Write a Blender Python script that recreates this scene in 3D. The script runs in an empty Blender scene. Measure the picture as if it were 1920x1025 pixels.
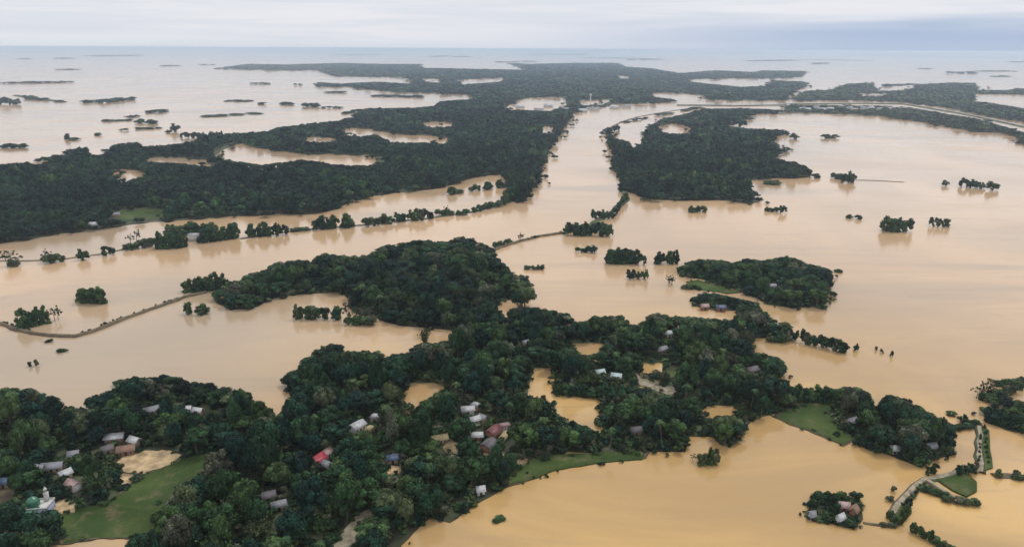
import bpy, math, random
import numpy as np
from mathutils import Matrix, Vector
from mathutils.geometry import tessellate_polygon

scene = bpy.context.scene
col = scene.collection
R = math.radians

# ------------------------------------------------------------------ camera
PW, PH = 1920.0, 1025.0            # size of the photograph the layout was measured on
FOC = 1371.0                       # focal length in those pixels
CAM_H = 170.0
PITCH = math.atan((512.5 - 91.5) / FOC)
ROLL = R(0.30)
cd = bpy.data.cameras.new('camera')
cam = bpy.data.objects.new('camera', cd)
col.objects.link(cam)
cd.sensor_fit = 'HORIZONTAL'
cd.sensor_width = 36.0
cd.lens = 36.0 * FOC / PW
cd.clip_start = 1.0
cd.clip_end = 400000.0
CM = Matrix.Rotation(math.pi / 2 - PITCH, 4, 'X') @ Matrix.Rotation(ROLL, 4, 'Z')
cam.matrix_world = Matrix.Translation((0, 0, CAM_H)) @ CM
scene.camera = cam
RM = np.array(CM.to_3x3())

# ------------------------------------------------------------------ world
SUN_EL, SUN_AZ = R(58), R(35)      # high sun behind thin overcast, ahead and to the right
world = bpy.data.worlds.new('World')
scene.world = world
world.use_nodes = True


def nt_clear(nt):
    for n in list(nt.nodes):
        nt.nodes.remove(n)


class NB:
    """short helper for node trees"""
    def __init__(s, nt):
        s.nt = nt

    def n(s, kind, **kw):
        nd = s.nt.nodes.new(kind)
        for k, v in kw.items():
            setattr(nd, k, v)
        return nd

    def put(s, sock, v):
        if isinstance(v, (int, float)):
            sock.default_value = v
        elif isinstance(v, (tuple, list)):
            if len(v) == 3 and len(sock.default_value) == 4:
                v = (*v, 1)
            sock.default_value = v
        else:
            s.nt.links.new(v, sock)

    def m(s, op, a, b=0.0, c=None, clamp=False):
        nd = s.n('ShaderNodeMath', operation=op, use_clamp=clamp)
        s.put(nd.inputs[0], a)
        s.put(nd.inputs[1], b)
        if c is not None:
            s.put(nd.inputs[2], c)
        return nd.outputs[0]

    def mr(s, v, a, b, c=0.0, d=1.0, smooth=True):
        nd = s.n('ShaderNodeMapRange', interpolation_type='SMOOTHSTEP' if smooth else 'LINEAR')
        for i, q in enumerate((v, a, b, c, d)):
            s.put(nd.inputs[i], q)
        return nd.outputs[0]

    def mix(s, f, a, b, blend='MIX'):
        nd = s.n('ShaderNodeMix', data_type='RGBA', blend_type=blend)
        s.put(nd.inputs[0], f)
        s.put(nd.inputs[6], a)
        s.put(nd.inputs[7], b)
        return nd.outputs[2]

    def comb(s, x, y, z):
        nd = s.n('ShaderNodeCombineXYZ')
        for i, q in enumerate((x, y, z)):
            s.put(nd.inputs[i], q)
        return nd.outputs[0]

    def noise(s, vec, scale, detail=3.0, rough=0.5, dist=0.0):
        nd = s.n('ShaderNodeTexNoise')
        if vec is not None:
            s.put(nd.inputs['Vector'], vec)
        nd.inputs['Scale'].default_value = scale
        nd.inputs['Detail'].default_value = detail
        nd.inputs['Roughness'].default_value = rough
        nd.inputs['Distortion'].default_value = dist
        return nd.outputs['Fac']

    def scale(s, vec, v):
        nd = s.n('ShaderNodeMapping')
        s.put(nd.inputs['Vector'], vec)
        nd.inputs['Scale'].default_value = v
        return nd.outputs[0]


def build_world():
    nt = world.node_tree
    nt_clear(nt)
    b = NB(nt)
    out = b.n('ShaderNodeOutputWorld')
    bg = b.n('ShaderNodeBackground')
    bg.inputs['Strength'].default_value = 0.1
    nt.links.new(bg.outputs[0], out.inputs['Surface'])
    sky = b.n('ShaderNodeTexSky', sky_type='NISHITA', sun_disc=False)
    sky.sun_elevation = SUN_EL
    sky.sun_rotation = SUN_AZ
    sky.altitude = 100
    tc = b.n('ShaderNodeTexCoord')
    sep = b.n('ShaderNodeSeparateXYZ')
    nt.links.new(tc.outputs['Generated'], sep.inputs[0])
    x, y, z = sep.outputs
    zc = b.m('MAXIMUM', z, 0.0)
    az = b.m('ARCTAN2', x, y)
    # overcast layer: colours are radiance x 10 (background strength 0.1)
    streak = b.noise(b.comb(b.m('MULTIPLY', az, 2.2), b.m('MULTIPLY', z, 42.0), 0.3), 1.6, 5, 0.55, 0.4)
    plane = b.comb(b.m('DIVIDE', x, b.m('ADD', zc, 0.12)), b.m('DIVIDE', y, b.m('ADD', zc, 0.12)), 0.0)
    deck = b.noise(plane, 0.75, 5, 0.5, 0.3)
    high = b.mix(b.mr(deck, 0.30, 0.70), (8.8, 8.9, 9.4), (12.8, 12.6, 12.6))
    low = b.mix(b.mr(streak, 0.36, 0.66), (7.35, 7.65, 8.45), (8.35, 8.4, 8.95))
    cloud = b.mix(b.mr(z, 0.055, 0.16), low, high)
    # rain-blue bank low on the right-hand horizon
    right = b.mr(b.m('ADD', az, b.m('MULTIPLY', b.m('SUBTRACT', streak, 0.5), 0.25)), -0.12, 0.5)
    lowz = b.m('SUBTRACT', 1.0, b.mr(b.m('ADD', z, b.m('MULTIPLY', b.m('SUBTRACT', streak, 0.5), 0.03)), 0.012, 0.052))
    cloud = b.mix(b.m('MULTIPLY', right, lowz), cloud, (3.6, 4.8, 7.0))
    cloud = b.mix(b.m('MULTIPLY', 0.35, b.m('SUBTRACT', 1.0, b.mr(z, 0.0, 0.03))), cloud, (6.7, 7.3, 8.3))
    fin = b.mix(0.93, sky.outputs[0], cloud)
    nt.links.new(fin, bg.inputs['Color'])


build_world()

# ------------------------------------------------------------------ sun, exposure
sd = bpy.data.lights.new('sun', 'SUN')
sun = bpy.data.objects.new('sun', sd)
col.objects.link(sun)
sd.energy = 1.5
sd.angle = R(10)
sd.color = (1.0, 0.95, 0.87)
sdir = Vector((math.sin(SUN_AZ) * math.cos(SUN_EL), math.cos(SUN_AZ) * math.cos(SUN_EL), math.sin(SUN_EL)))
sun.rotation_euler = sdir.to_track_quat('Z', 'Y').to_euler()
sun.location = (0, 0, 400)

scene.render.engine = 'CYCLES'
scene.view_settings.view_transform = 'Standard'
scene.view_settings.look = 'None'
scene.view_settings.exposure = 0.0
scene.view_settings.gamma = 1.0
scene.view_settings.use_curve_mapping = False
scene.cycles.use_denoising = True
scene.cycles.max_bounces = 8
scene.cycles.volume_bounces = 3
scene.cycles.filter_width = 1.5


# ------------------------------------------------------------------ photo pixel <-> ground
def ground(px, py, z=0.0):
    """point of the plane at height z seen at a pixel of the photograph"""
    px = np.asarray(px, float)
    py = np.asarray(py, float)
    d = np.stack([(px - PW / 2) / FOC, -(py - PH / 2) / FOC, -np.ones_like(px)], -1) @ RM.T
    t = (z - CAM_H) / d[..., 2]
    return np.stack([d[..., 0] * t, d[..., 1] * t], -1)


def project(x, y, z):
    v = np.stack([np.asarray(x, float), np.asarray(y, float), np.asarray(z, float) - CAM_H + np.zeros_like(np.asarray(x, float))], -1) @ RM
    d = -v[..., 2]
    return PW / 2 + v[..., 0] / d * FOC, PH / 2 - v[..., 1] / d * FOC, d


def inside(poly, px, py):
    poly = np.asarray(poly, float)
    res = np.zeros(np.shape(px), bool)
    j = len(poly) - 1
    for i in range(len(poly)):
        xi, yi = poly[i]
        xj, yj = poly[j]
        if yi != yj:
            c = ((yi > py) != (yj > py)) & (px < (xj - xi) * (py - yi) / (yj - yi) + xi)
            res ^= c
        j = i
    return res


# ------------------------------------------------------------------ materials
def principled(name):
    m = bpy.data.materials.new(name)
    m.use_nodes = True
    nt = m.node_tree
    p = nt.nodes['Principled BSDF']
    return m, NB(nt), p


def plain(name, color, rough=0.7, var=0.25, scale=1.5, bump=0.0, metallic=0.0, spec=0.4):
    m, b, p = principled(name)
    tc = b.n('ShaderNodeTexCoord')
    f = b.noise(tc.outputs['Object'], scale, 5, 0.6)
    lo = tuple(c * (1 - var) for c in color)
    hi = tuple(min(1, c * (1 + var)) for c in color)
    b.put(p.inputs['Base Color'], b.mix(b.mr(f, 0.3, 0.7), lo, hi))
    p.inputs['Roughness'].default_value = rough
    p.inputs['Metallic'].default_value = metallic
    p.inputs['Specular IOR Level'].default_value = spec
    if bump:
        bn = b.n('ShaderNodeBump')
        bn.inputs['Strength'].default_value = bump
        b.put(bn.inputs['Height'], f)
        b.put(p.inputs['Normal'], bn.outputs[0])
    return m


def leaf_material(name, per_face):
    """foliage; hue chosen per tree, tint per clump of leaves"""
    m, b, p = principled(name)
    tint = b.n('ShaderNodeAttribute', attribute_name='tint').outputs['Fac']
    if per_face:
        hue = b.n('ShaderNodeAttribute', attribute_name='hue').outputs['Fac']
    else:
        oi = b.n('ShaderNodeObjectInfo')
        sp = b.n('ShaderNodeSeparateColor')
        b.put(sp.inputs[0], oi.outputs['Color'])
        hue = sp.outputs[0]
    cr = b.n('ShaderNodeValToRGB')
    e = cr.color_ramp.elements
    e[0].position = 0.0
    e[0].color = (0.006, 0.029, 0.023, 1)  # bluish low end, lends the distant woods haze blue as leaf colour
    e[1].position = 1.0
    e[1].color = (0.085, 0.090, 0.060, 1)
    for pos, c in ((0.25, (0.012, 0.040, 0.021)), (0.5, (0.026, 0.063, 0.023)), (0.7, (0.045, 0.085, 0.027)),
                   (0.84, (0.066, 0.088, 0.040)), (0.93, (0.080, 0.092, 0.062))):
        q = e.new(pos)
        q.color = (*c, 1)
    b.put(cr.inputs[0], hue)
    hsv = b.n('ShaderNodeHueSaturation')
    b.put(hsv.inputs['Color'], cr.outputs[0])
    b.put(hsv.inputs['Value'], b.m('MULTIPLY', b.m('POWER', tint, 2.0), 0.76 if per_face else 0.84))
    b.put(p.inputs['Base Color'], hsv.outputs[0])
    p.inputs['Roughness'].default_value = 0.6
    p.inputs['Specular IOR Level'].default_value = 0.12
    return m


M = {}
M['leaf'] = leaf_material('foliage', False)
M['leaf_mass'] = leaf_material('foliage_mass', True)
M['bark'] = plain('bark', (0.10, 0.08, 0.06), 0.9, 0.35, 2.0)
M['bare_wood'] = plain('bare_wood', (0.13, 0.10, 0.085), 0.9, 0.3, 2.0)
M['soil'] = plain('forest_soil', (0.052, 0.062, 0.030), 0.95, 0.6, 0.05)
M['sand'] = plain('pale_sand', (0.42, 0.31, 0.175), 0.9, 0.38, 0.22)
M['mud'] = plain('mud', (0.105, 0.082, 0.05), 0.9, 0.35, 0.25)
M['pale_road'] = plain('pale_road', (0.235, 0.205, 0.145), 0.9, 0.4, 0.35)
M['far_road'] = plain('far_road', (0.42, 0.42, 0.40), 0.9, 0.1, 0.05)
M['concrete'] = plain('concrete', (0.50, 0.49, 0.46), 0.8, 0.15, 0.5)
M['white_wall'] = plain('white_wall', (0.52, 0.52, 0.50), 0.8, 0.12, 0.7)
M['brick_wall'] = plain('brick_wall', (0.24, 0.12, 0.08), 0.9, 0.2, 1.0)
M['mud_wall'] = plain('mud_wall', (0.30, 0.23, 0.16), 0.9, 0.2, 0.7)
M['blue_wall'] = plain('blue_wall', (0.33, 0.37, 0.52), 0.8, 0.2, 0.7)
M['dark_timber'] = plain('dark_timber', (0.05, 0.035, 0.025), 0.8, 0.3, 2.0)
M['glass'] = plain('window_glass', (0.03, 0.035, 0.04), 0.15, 0.2, 1.0, spec=0.5)
M['green_dome'] = plain('green_dome', (0.025, 0.13, 0.075), 0.3, 0.3, 0.8, spec=0.6)


def grass_material():
    m, b, p = principled('short_grass')
    tc = b.n('ShaderNodeTexCoord')
    v = tc.outputs['Object']
    big = b.noise(v, 0.035, 4, 0.6, 0.5)
    fine = b.noise(v, 0.9, 4, 0.7)
    c = b.mix(b.mr(big, 0.35, 0.68), (0.036, 0.068, 0.016), (0.080, 0.112, 0.030))
    c = b.mix(b.mr(b.noise(v, 0.11, 4, 0.6), 0.50, 0.70), c, (0.135, 0.12, 0.062))
    c = b.mix(b.m('MULTIPLY', b.mr(fine, 0.3, 0.7), 0.45), c, (0.022, 0.045, 0.014))
    b.put(p.inputs['Base Color'], c)
    p.inputs['Roughness'].default_value = 0.9
    p.inputs['Specular IOR Level'].default_value = 0.15
    bn = b.n('ShaderNodeBump')
    bn.inputs['Strength'].default_value = 0.6
    bn.inputs['Distance'].default_value = 0.4
    b.put(bn.inputs['Height'], fine)
    b.put(p.inputs['Normal'], bn.outputs[0])
    return m


M['grass'] = grass_material()


def roof_material(name, color, rust=0.2, rough=0.35, metallic=0.0):
    m, b, p = principled(name)
    tc = b.n('ShaderNodeTexCoord')
    v = tc.outputs['Object']
    f = b.noise(v, 0.8, 5, 0.65)
    c = b.mix(b.mr(f, 0.45, 0.75), color, tuple(q * 0.6 for q in color))
    c = b.mix(b.m('MULTIPLY', b.mr(b.noise(b.scale(v, (0.4, 2.5, 0.4)), 0.9, 4, 0.7), 0.52, 0.7), rust), c, (0.20, 0.09, 0.05))
    b.put(p.inputs['Base Color'], c)
    p.inputs['Roughness'].default_value = rough
    p.inputs['Metallic'].default_value = metallic
    w = b.n('ShaderNodeTexWave', wave_type='BANDS', bands_direction='X')
    b.put(w.inputs['Vector'], v)
    w.inputs['Scale'].default_value = 2.2
    bn = b.n('ShaderNodeBump')
    bn.inputs['Strength'].default_value = 0.4
    bn.inputs['Distance'].default_value = 0.06
    b.put(bn.inputs['Height'], w.outputs['Fac'])
    b.put(p.inputs['Normal'], bn.outputs[0])
    return m


M['roof_white'] = roof_material('white_tin', (0.44, 0.455, 0.48), 0.5)
M['roof_grey'] = roof_material('grey_tin', (0.19, 0.20, 0.23), 0.4, 0.5)
M['roof_dark'] = roof_material('dark_tin', (0.10, 0.095, 0.11), 0.5, 0.6)
M['roof_red'] = roof_material('crimson_tin', (0.38, 0.045, 0.07), 0.2)
M['roof_maroon'] = roof_material('maroon_tin', (0.17, 0.055, 0.06), 0.3)
M['roof_pink'] = roof_material('faded_pink_tin', (0.34, 0.23, 0.22), 0.4)
M['roof_rust'] = roof_material('rusty_tin', (0.20, 0.12, 0.08), 0.8, 0.7)
M['roof_blue'] = roof_material('blue_tin', (0.05, 0.08, 0.15), 0.1)
M['roof_teal'] = roof_material('pale_teal_tin', (0.36, 0.46, 0.46), 0.2)
M['thatch'] = plain('thatch', (0.33, 0.27, 0.15), 0.95, 0.3, 1.2)


def water_material():
    m, b, p = principled('silty_floodwater')
    tc = b.n('ShaderNodeTexCoord')
    v = tc.outputs['Object']
    warp = b.scale(v, (1.0, 0.55, 1.0))
    big = b.noise(warp, 0.0052, 4, 0.5, 0.6)
    mid = b.noise(b.scale(v, (0.45, 1.0, 1.0)), 0.013, 5, 0.55, 0.8)
    # ochre clay water in the south-eastern pool, paler pinkish silt in the river and the wide flood
    gp = ground(1350, 960)
    off = b.n('ShaderNodeVectorMath', operation='DISTANCE')
    b.put(off.inputs[0], v)
    off.inputs[1].default_value = (float(gp[0]), float(gp[1]), 0)
    dist = b.m('ADD', off.outputs['Value'], b.m('MULTIPLY', b.m('SUBTRACT', big, 0.5), 260.0))
    far = b.mr(dist, 60.0, 330.0)
    ochre = b.mix(b.mr(mid, 0.40, 0.68), (0.365, 0.236, 0.102), (0.53, 0.340, 0.128))
    silt = b.mix(b.mr(big, 0.36, 0.64), (0.425, 0.292, 0.172), (0.52, 0.352, 0.205))
    silt = b.mix(b.m('MULTIPLY', b.mr(b.noise(b.scale(v, (0.35, 1.0, 1.0)), 0.0045, 5, 0.6, 1.4), 0.46, 0.66), 0.85), silt, (0.335, 0.250, 0.165))
    c = b.mix(far, ochre, silt)
    # the western pool is greyer, most of all at its middle
    wp = ground(260, 660)
    wo = b.n('ShaderNodeVectorMath', operation='DISTANCE')
    b.put(wo.inputs[0], v)
    wo.inputs[1].default_value = (float(wp[0]), float(wp[1]), 0)
    wd = b.m('ADD', wo.outputs['Value'], b.m('MULTIPLY', b.m('SUBTRACT', mid, 0.5), 160.0))
    c = b.mix(b.mr(wd, 30.0, 190.0, 0.75, 0.0), c, (0.315, 0.252, 0.178))
    # thin current lines and drifting scum
    lines = b.noise(b.scale(v, (0.010, 0.075, 1.0)), 1.0, 6, 0.65, 1.6)
    c = b.mix(b.m('MULTIPLY', b.mr(lines, 0.53, 0.74), 0.42), c, (0.30, 0.225, 0.135))
    scum = b.noise(b.scale(v, (0.05, 0.14, 1.0)), 1.0, 6, 0.7, 2.0)
    c = b.mix(b.m('MULTIPLY', b.mr(scum, 0.66, 0.80), 0.30), c, (0.62, 0.48, 0.30))
    b.put(p.inputs['Base Color'], c)
    b.put(p.inputs['Roughness'], b.mr(b.noise(b.scale(v, (0.5, 1.0, 1.0)), 0.011, 4, 0.6, 0.8), 0.38, 0.66, 0.09, 0.20))
    p.inputs['IOR'].default_value = 1.33
    p.inputs['Specular IOR Level'].default_value = 0.5
    bn = b.n('ShaderNodeBump')
    bn.inputs['Strength'].default_value = 0.16
    bn.inputs['Distance'].default_value = 0.5
    b.put(bn.inputs['Height'], b.m('ADD', b.noise(v, 0.35, 4, 0.55, 0.3), b.m('MULTIPLY', b.noise(b.scale(v, (0.6, 1.0, 1.0)), 0.09, 3, 0.6, 0.5), 1.6)))
    b.put(p.inputs['Normal'], bn.outputs[0])
    return m


M['water'] = water_material()


# ------------------------------------------------------------------ object helpers
def tag(o, label=None, cat=None, group=None, kind=None):
    if label:
        o['label'] = label
    if cat:
        o['category'] = cat
    if group:
        o['group'] = group
    if kind:
        o['kind'] = kind
    return o


def link(name, me, parent=None, loc=None, rotz=0.0):
    o = bpy.data.objects.new(name, me)
    col.objects.link(o)
    if parent is not None:
        o.parent = parent
    if loc is not None:
        o.location = loc
    o.rotation_euler = (0, 0, rotz)
    return o


class MB:
    """collects triangles and quads (numpy) and makes ONE mesh"""
    def __init__(s):
        s.v, s.t, s.q = [], [], []
        s.tt, s.tq, s.ht, s.hq, s.mt, s.mq = [], [], [], [], [], []
        s.n = 0

    def add(s, V, T=None, Q=None, tt=None, tq=None, hue=0.0, mat=0):
        V = np.asarray(V, np.float32).reshape(-1, 3)
        s.v.append(V)
        if T is not None and len(T):
            T = np.asarray(T, np.int32)
            s.t.append(T + s.n)
            s.tt.append(np.broadcast_to(np.asarray(1.0 if tt is None else tt, np.float32), len(T)))
            s.ht.append(np.full(len(T), hue, np.float32))
            s.mt.append(np.full(len(T), mat, np.int32))
        if Q is not None and len(Q):
            Q = np.asarray(Q, np.int32)
            s.q.append(Q + s.n)
            s.tq.append(np.broadcast_to(np.asarray(1.0 if tq is None else tq, np.float32), len(Q)))
            s.hq.append(np.full(len(Q), hue, np.float32))
            s.mq.append(np.full(len(Q), mat, np.int32))
        s.n += len(V)
        return s

    def box(s, x0, x1, y0, y1, z0, z1, mat=0):
        V = [(x, y, z) for z in (z0, z1) for y in (y0, y1) for x in (x0, x1)]
        return s.add(V, None, [(0, 2, 3, 1), (4, 5, 7, 6), (0, 1, 5, 4), (2, 6, 7, 3), (0, 4, 6, 2), (1, 3, 7, 5)], mat=mat)

    def tube(s, path, rad, sides=6, mat=0, cap=True):
        path = [Vector(p) for p in path]
        V, Q = [], []
        for i, p in enumerate(path):
            a = path[max(i - 1, 0)]
            c = path[min(i + 1, len(path) - 1)]
            d = (c - a).normalized()
            u = d.orthogonal().normalized() if abs(d.z) < 0.95 else Vector((1, 0, 0))
            u = (u - d * u.dot(d)).normalized()
            w = d.cross(u)
            for k in range(sides):
                t = 2 * math.pi * k / sides
                V.append(p + (u * math.cos(t) + w * math.sin(t)) * rad[i])
        for i in range(len(path) - 1):
            for k in range(sides):
                k2 = (k + 1) % sides
                Q.append((i * sides + k, i * sides + k2, (i + 1) * sides + k2, (i + 1) * sides + k))
        T = []
        if cap:
            e = (len(path) - 1) * sides
            for k in range(1, sides - 1):
                T.append((e, e + k, e + k + 1))
        return s.add([tuple(v) for v in V], T, Q, mat=mat)

    def lathe(s, prof, sides=20, mat=0, cx=0, cy=0):
        V, Q = [], []
        for r, z in prof:
            for k in range(sides):
                t = 2 * math.pi * k / sides
                V.append((cx + r * math.cos(t), cy + r * math.sin(t), z))
        for i in range(len(prof) - 1):
            for k in range(sides):
                k2 = (k + 1) % sides
                Q.append((i * sides + k, i * sides + k2, (i + 1) * sides + k2, (i + 1) * sides + k))
        return s.add(V, None, Q, mat=mat)

    def mesh(s, name, mats, attrs=False, smooth=False):
        V = np.concatenate(s.v) if s.v else np.zeros((0, 3), np.float32)
        T = np.concatenate(s.t) if s.t else np.zeros((0, 3), np.int32)
        Q = np.concatenate(s.q) if s.q else np.zeros((0, 4), np.int32)
        me = bpy.data.meshes.new(name)
        me.vertices.add(len(V))
        me.vertices.foreach_set('co', V.ravel())
        nl = T.size + Q.size
        me.loops.add(nl)
        me.loops.foreach_set('vertex_index', np.concatenate([T.ravel(), Q.ravel()]).astype(np.int32))
        me.polygons.add(len(T) + len(Q))
        starts = np.concatenate([np.arange(len(T)) * 3, T.size + np.arange(len(Q)) * 4]).astype(np.int32)
        me.polygons.foreach_set('loop_start', starts)
        cat = lambda a, b: np.concatenate([*a, *b]) if (a or b) else np.zeros(0)
        mi = cat(s.mt, s.mq).astype(np.int32)
        me.polygons.foreach_set('material_index', mi)
        if smooth:
            me.polygons.foreach_set('use_smooth', np.ones(len(mi), bool))
        if attrs:
            a = me.attributes.new('tint', 'FLOAT', 'FACE')
            a.data.foreach_set('value', cat(s.tt, s.tq).astype(np.float32))
            a = me.attributes.new('hue', 'FLOAT', 'FACE')
            a.data.foreach_set('value', cat(s.ht, s.hq).astype(np.float32))
        for m in mats:
            me.materials.append(m)
        me.update(calc_edges=True)
        me.validate()
        return me


# ------------------------------------------------------------------ haze (one closed box round everything)
def build_haze():
    b = MB().box(-110000, 110000, -3000, 110000, -4.0, CAM_H + 3.0)
    m = bpy.data.materials.new('haze_air')
    m.use_nodes = True
    nt = m.node_tree
    nt_clear(nt)
    out = nt.nodes.new('ShaderNodeOutputMaterial')
    v = nt.nodes.new('ShaderNodeVolumePrincipled')
    v.inputs['Color'].default_value = (0.65, 0.81, 1.0, 1)
    v.inputs['Density'].default_value = 8.2e-5
    v.inputs['Anisotropy'].default_value = 0.6
    nt.links.new(v.outputs[0], out.inputs['Volume'])
    o = link('haze', b.mesh('haze', [m]))
    tag(o, 'thin pale blue haze lying over the whole flooded plain', 'haze', kind='stuff')


# ------------------------------------------------------------------ water sheet
def build_water():
    rings = [0.0] + list(np.geomspace(60, 100000, 34))
    seg = 72
    V = [(0, 0, 0)]
    for r in rings[1:]:
        for k in range(seg):
            t = 2 * math.pi * k / seg
            V.append((r * math.cos(t), r * math.sin(t), 0))
    T = [(0, 1 + k, 1 + (k + 1) % seg) for k in range(seg)]
    Q = []
    for i in range(len(rings) - 2):
        a, c = 1 + i * seg, 1 + (i + 1) * seg
        for k in range(seg):
            k2 = (k + 1) % seg
            Q.append((a + k, c + k, c + k2, a + k2))
    o = link('floodwater', MB().add(V, T, Q).mesh('floodwater', [M['water']]))
    tag(o, kind='structure')


# ------------------------------------------------------------------ land
def subdiv_px(poly, maxlen=14.0, jit=1.2, seed=1):
    rng = random.Random(seed)
    out = []
    n = len(poly)
    for i in range(n):
        a, c = poly[i], poly[(i + 1) % n]
        L = math.hypot(c[0] - a[0], c[1] - a[1])
        k = max(1, int(L / maxlen))
        for j in range(k):
            f = j / k
            out.append((a[0] + (c[0] - a[0]) * f + rng.uniform(-jit, jit), a[1] + (c[1] - a[1]) * f + rng.uniform(-jit, jit) * 0.6))
    return out


def area2(poly):
    p = np.asarray(poly, float)
    q = np.roll(p, -1, 0)
    return float((p[:, 0] * q[:, 1] - q[:, 0] * p[:, 1]).sum())


def land_loop(poly, tree_h, hole=False, seed=1, jit=1.2, smooth=True):
    """ground outline below a traced crown outline: edges facing away from us are crown tops, edges facing us are the shore"""
    pts = subdiv_px(poly, 14.0, jit, seed)
    s = 1.0 if area2(pts) > 0 else -1.0
    n = len(pts)
    w = []
    for i in range(n):
        a, c = pts[i - 1], pts[(i + 1) % n]
        tx, ty = c[0] - a[0], c[1] - a[1]
        L = math.hypot(tx, ty) or 1.0
        ny = -tx / L * s                 # outward normal, image y down
        if hole:
            ny = -ny
        up = max(0.0, min(1.0, -ny * 1.6 + 0.2))   # 1 when the edge faces up the picture
        z = tree_h * up
        g = ground(min(max(pts[i][0], -900), 2800), max(pts[i][1], 92.5), z)
        w.append((float(g[0]), float(g[1])))
    return w


def land(name, outer, holes=(), z=0.35, mat='soil', tree_h=0.0, seed=1, jit=1.2, skirt=0.9):
    loops = [land_loop(outer, tree_h, False, seed, jit)] + [land_loop(h, tree_h, True, seed + 7 + i, jit) for i, h in enumerate(holes)]
    tri = tessellate_polygon([[Vector((x, y, 0)) for x, y in lp] for lp in loops])
    flat = [p for lp in loops for p in lp]
    V = [(x, y, z) for x, y in flat]
    T = []
    for t in tri:
        a, b_, c = (Vector(flat[i]) for i in t)
        cr = (b_ - a).cross(c - a)
        T.append(tuple(t) if cr > 0 else (t[0], t[2], t[1]))
    Q = []
    base = 0
    for lp in loops:
        n = len(lp)
        k0 = len(V)
        cen = np.mean(np.asarray(lp), 0)
        for i in range(n):
            V.append((lp[i][0], lp[i][1], -skirt))
        for i in range(n):
            j = (i + 1) % n
            Q.append((base + i, k0 + i, k0 + j, base + j))
        base += n
    o = link(name, MB().add(V, T, Q).mesh(name, [M[mat]]))
    tag(o, kind='structure')
    return o


def bank(name, pts, width, height, mat='mud', top=None, jit=0.5, seed=3, kind='structure', label=None, cat=None):
    """long low embankment: trapezoid swept along a line seen in the photograph"""
    rng = random.Random(seed)
    P = []
    for i in range(len(pts) - 1):
        a, c = ground(*pts[i], height), ground(*pts[i + 1], height)
        k = max(1, int(np.hypot(*(c - a)) / 6.0))
        k = min(k, 60)
        for j in range(k):
            P.append(a + (c - a) * j / k)
    P.append(ground(*pts[-1], height))
    P = np.array(P)
    V, Q, mq = [], [], []
    prof = [(-1.0, -0.5), (-0.85, 0.15), (-0.45, 1.0), (0.45, 1.0), (0.85, 0.15), (1.0, -0.5)]
    for i in range(len(P)):
        d = P[min(i + 1, len(P) - 1)] - P[max(i - 1, 0)]
        d = d / (np.hypot(*d) or 1)
        nrm = np.array([-d[1], d[0]])
        w = width * (1 + rng.uniform(-0.2, 0.2) * jit)
        off = rng.uniform(-0.15, 0.15) * width * jit
        for u, z in prof:
            q = P[i] + nrm * (u * w * 0.5 + off + rng.uniform(-0.08, 0.08) * width * jit)
            V.append((q[0], q[1], height * z if z > 0 else z))
    m = len(prof)
    b = MB()
    Qs, Qt = [], []
    for i in range(len(P) - 1):
        for k in range(m - 1):
            f = (i * m + k, (i + 1) * m + k, (i + 1) * m + k + 1, i * m + k + 1)
            (Qt if (top and k == 2) else Qs).append(f[::-1])
    b.add(V, None, Qs, mat=0)
    if Qt:
        b.q.append(np.asarray(Qt, np.int32))
        b.tq.append(np.ones(len(Qt), np.float32))
        b.hq.append(np.zeros(len(Qt), np.float32))
        b.mq.append(np.ones(len(Qt), np.int32))
    o = link(name, b.mesh(name, [M[mat]] + ([M[top]] if top else [])))
    tag(o, label, cat, kind=kind)
    return o


def grow(poly, k):
    c_ = np.mean(np.asarray(poly, float), 0)
    return [(c_[0] + (x - c_[0]) * k, c_[1] + (y - c_[1]) * k) for x, y in poly]


# outlines measured on the photograph ------------------------------------------------
LAND_LEFT = [(-160, 316), (0, 308), (50, 303), (65, 308), (107, 298), (123, 280), (160, 276), (165, 290), (195, 290), (217, 270),
             (255, 267), (265, 274), (300, 273), (340, 268), (372, 262), (376, 254), (430, 250), (500, 246), (525, 238), (590, 230),
             (640, 226), (655, 218), (693, 203), (773, 202), (820, 198), (827, 190), (880, 186), (900, 178), (860, 177), (797, 175),
             (720, 170), (640, 162), (593, 158), (600, 154), (640, 157), (707, 153), (772, 157), (773, 145), (640, 143), (610, 138),
             (600, 132), (500, 131), (403, 128), (467, 120), (533, 121), (640, 118), (720, 120), (787, 120), (790, 127), (987, 131),
             (973, 123), (947, 117), (990, 120), (1073, 118), (1157, 118), (1170, 125), (1220, 128), (1273, 137), (1340, 132),
             (1420, 135), (1430, 132), (1507, 133), (1510, 142), (1470, 146), (1380, 147), (1290, 148), (1290, 153), (1390, 163),
             (1440, 160), (1450, 150), (1507, 153), (1510, 160), (1487, 173), (1467, 188), (1347, 188), (1320, 185), (1333, 180),
             (1280, 173), (1213, 175), (1220, 180), (1260, 186), (1260, 192), (1147, 195), (1100, 203), (1073, 213), (1063, 223),
             (1050, 253), (1033, 273), (1020, 300), (1013, 327), (997, 353), (983, 377), (967, 382), (955, 370), (958, 345),
             (940, 328), (895, 330), (883, 335), (827, 353), (790, 357), (740, 362), (700, 368), (660, 376), (633, 392), (590, 402),
             (527, 402), (433, 407), (333, 413), (287, 417), (233, 423), (167, 432), (110, 440), (50, 450), (0, 458), (-160, 480)]
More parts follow.
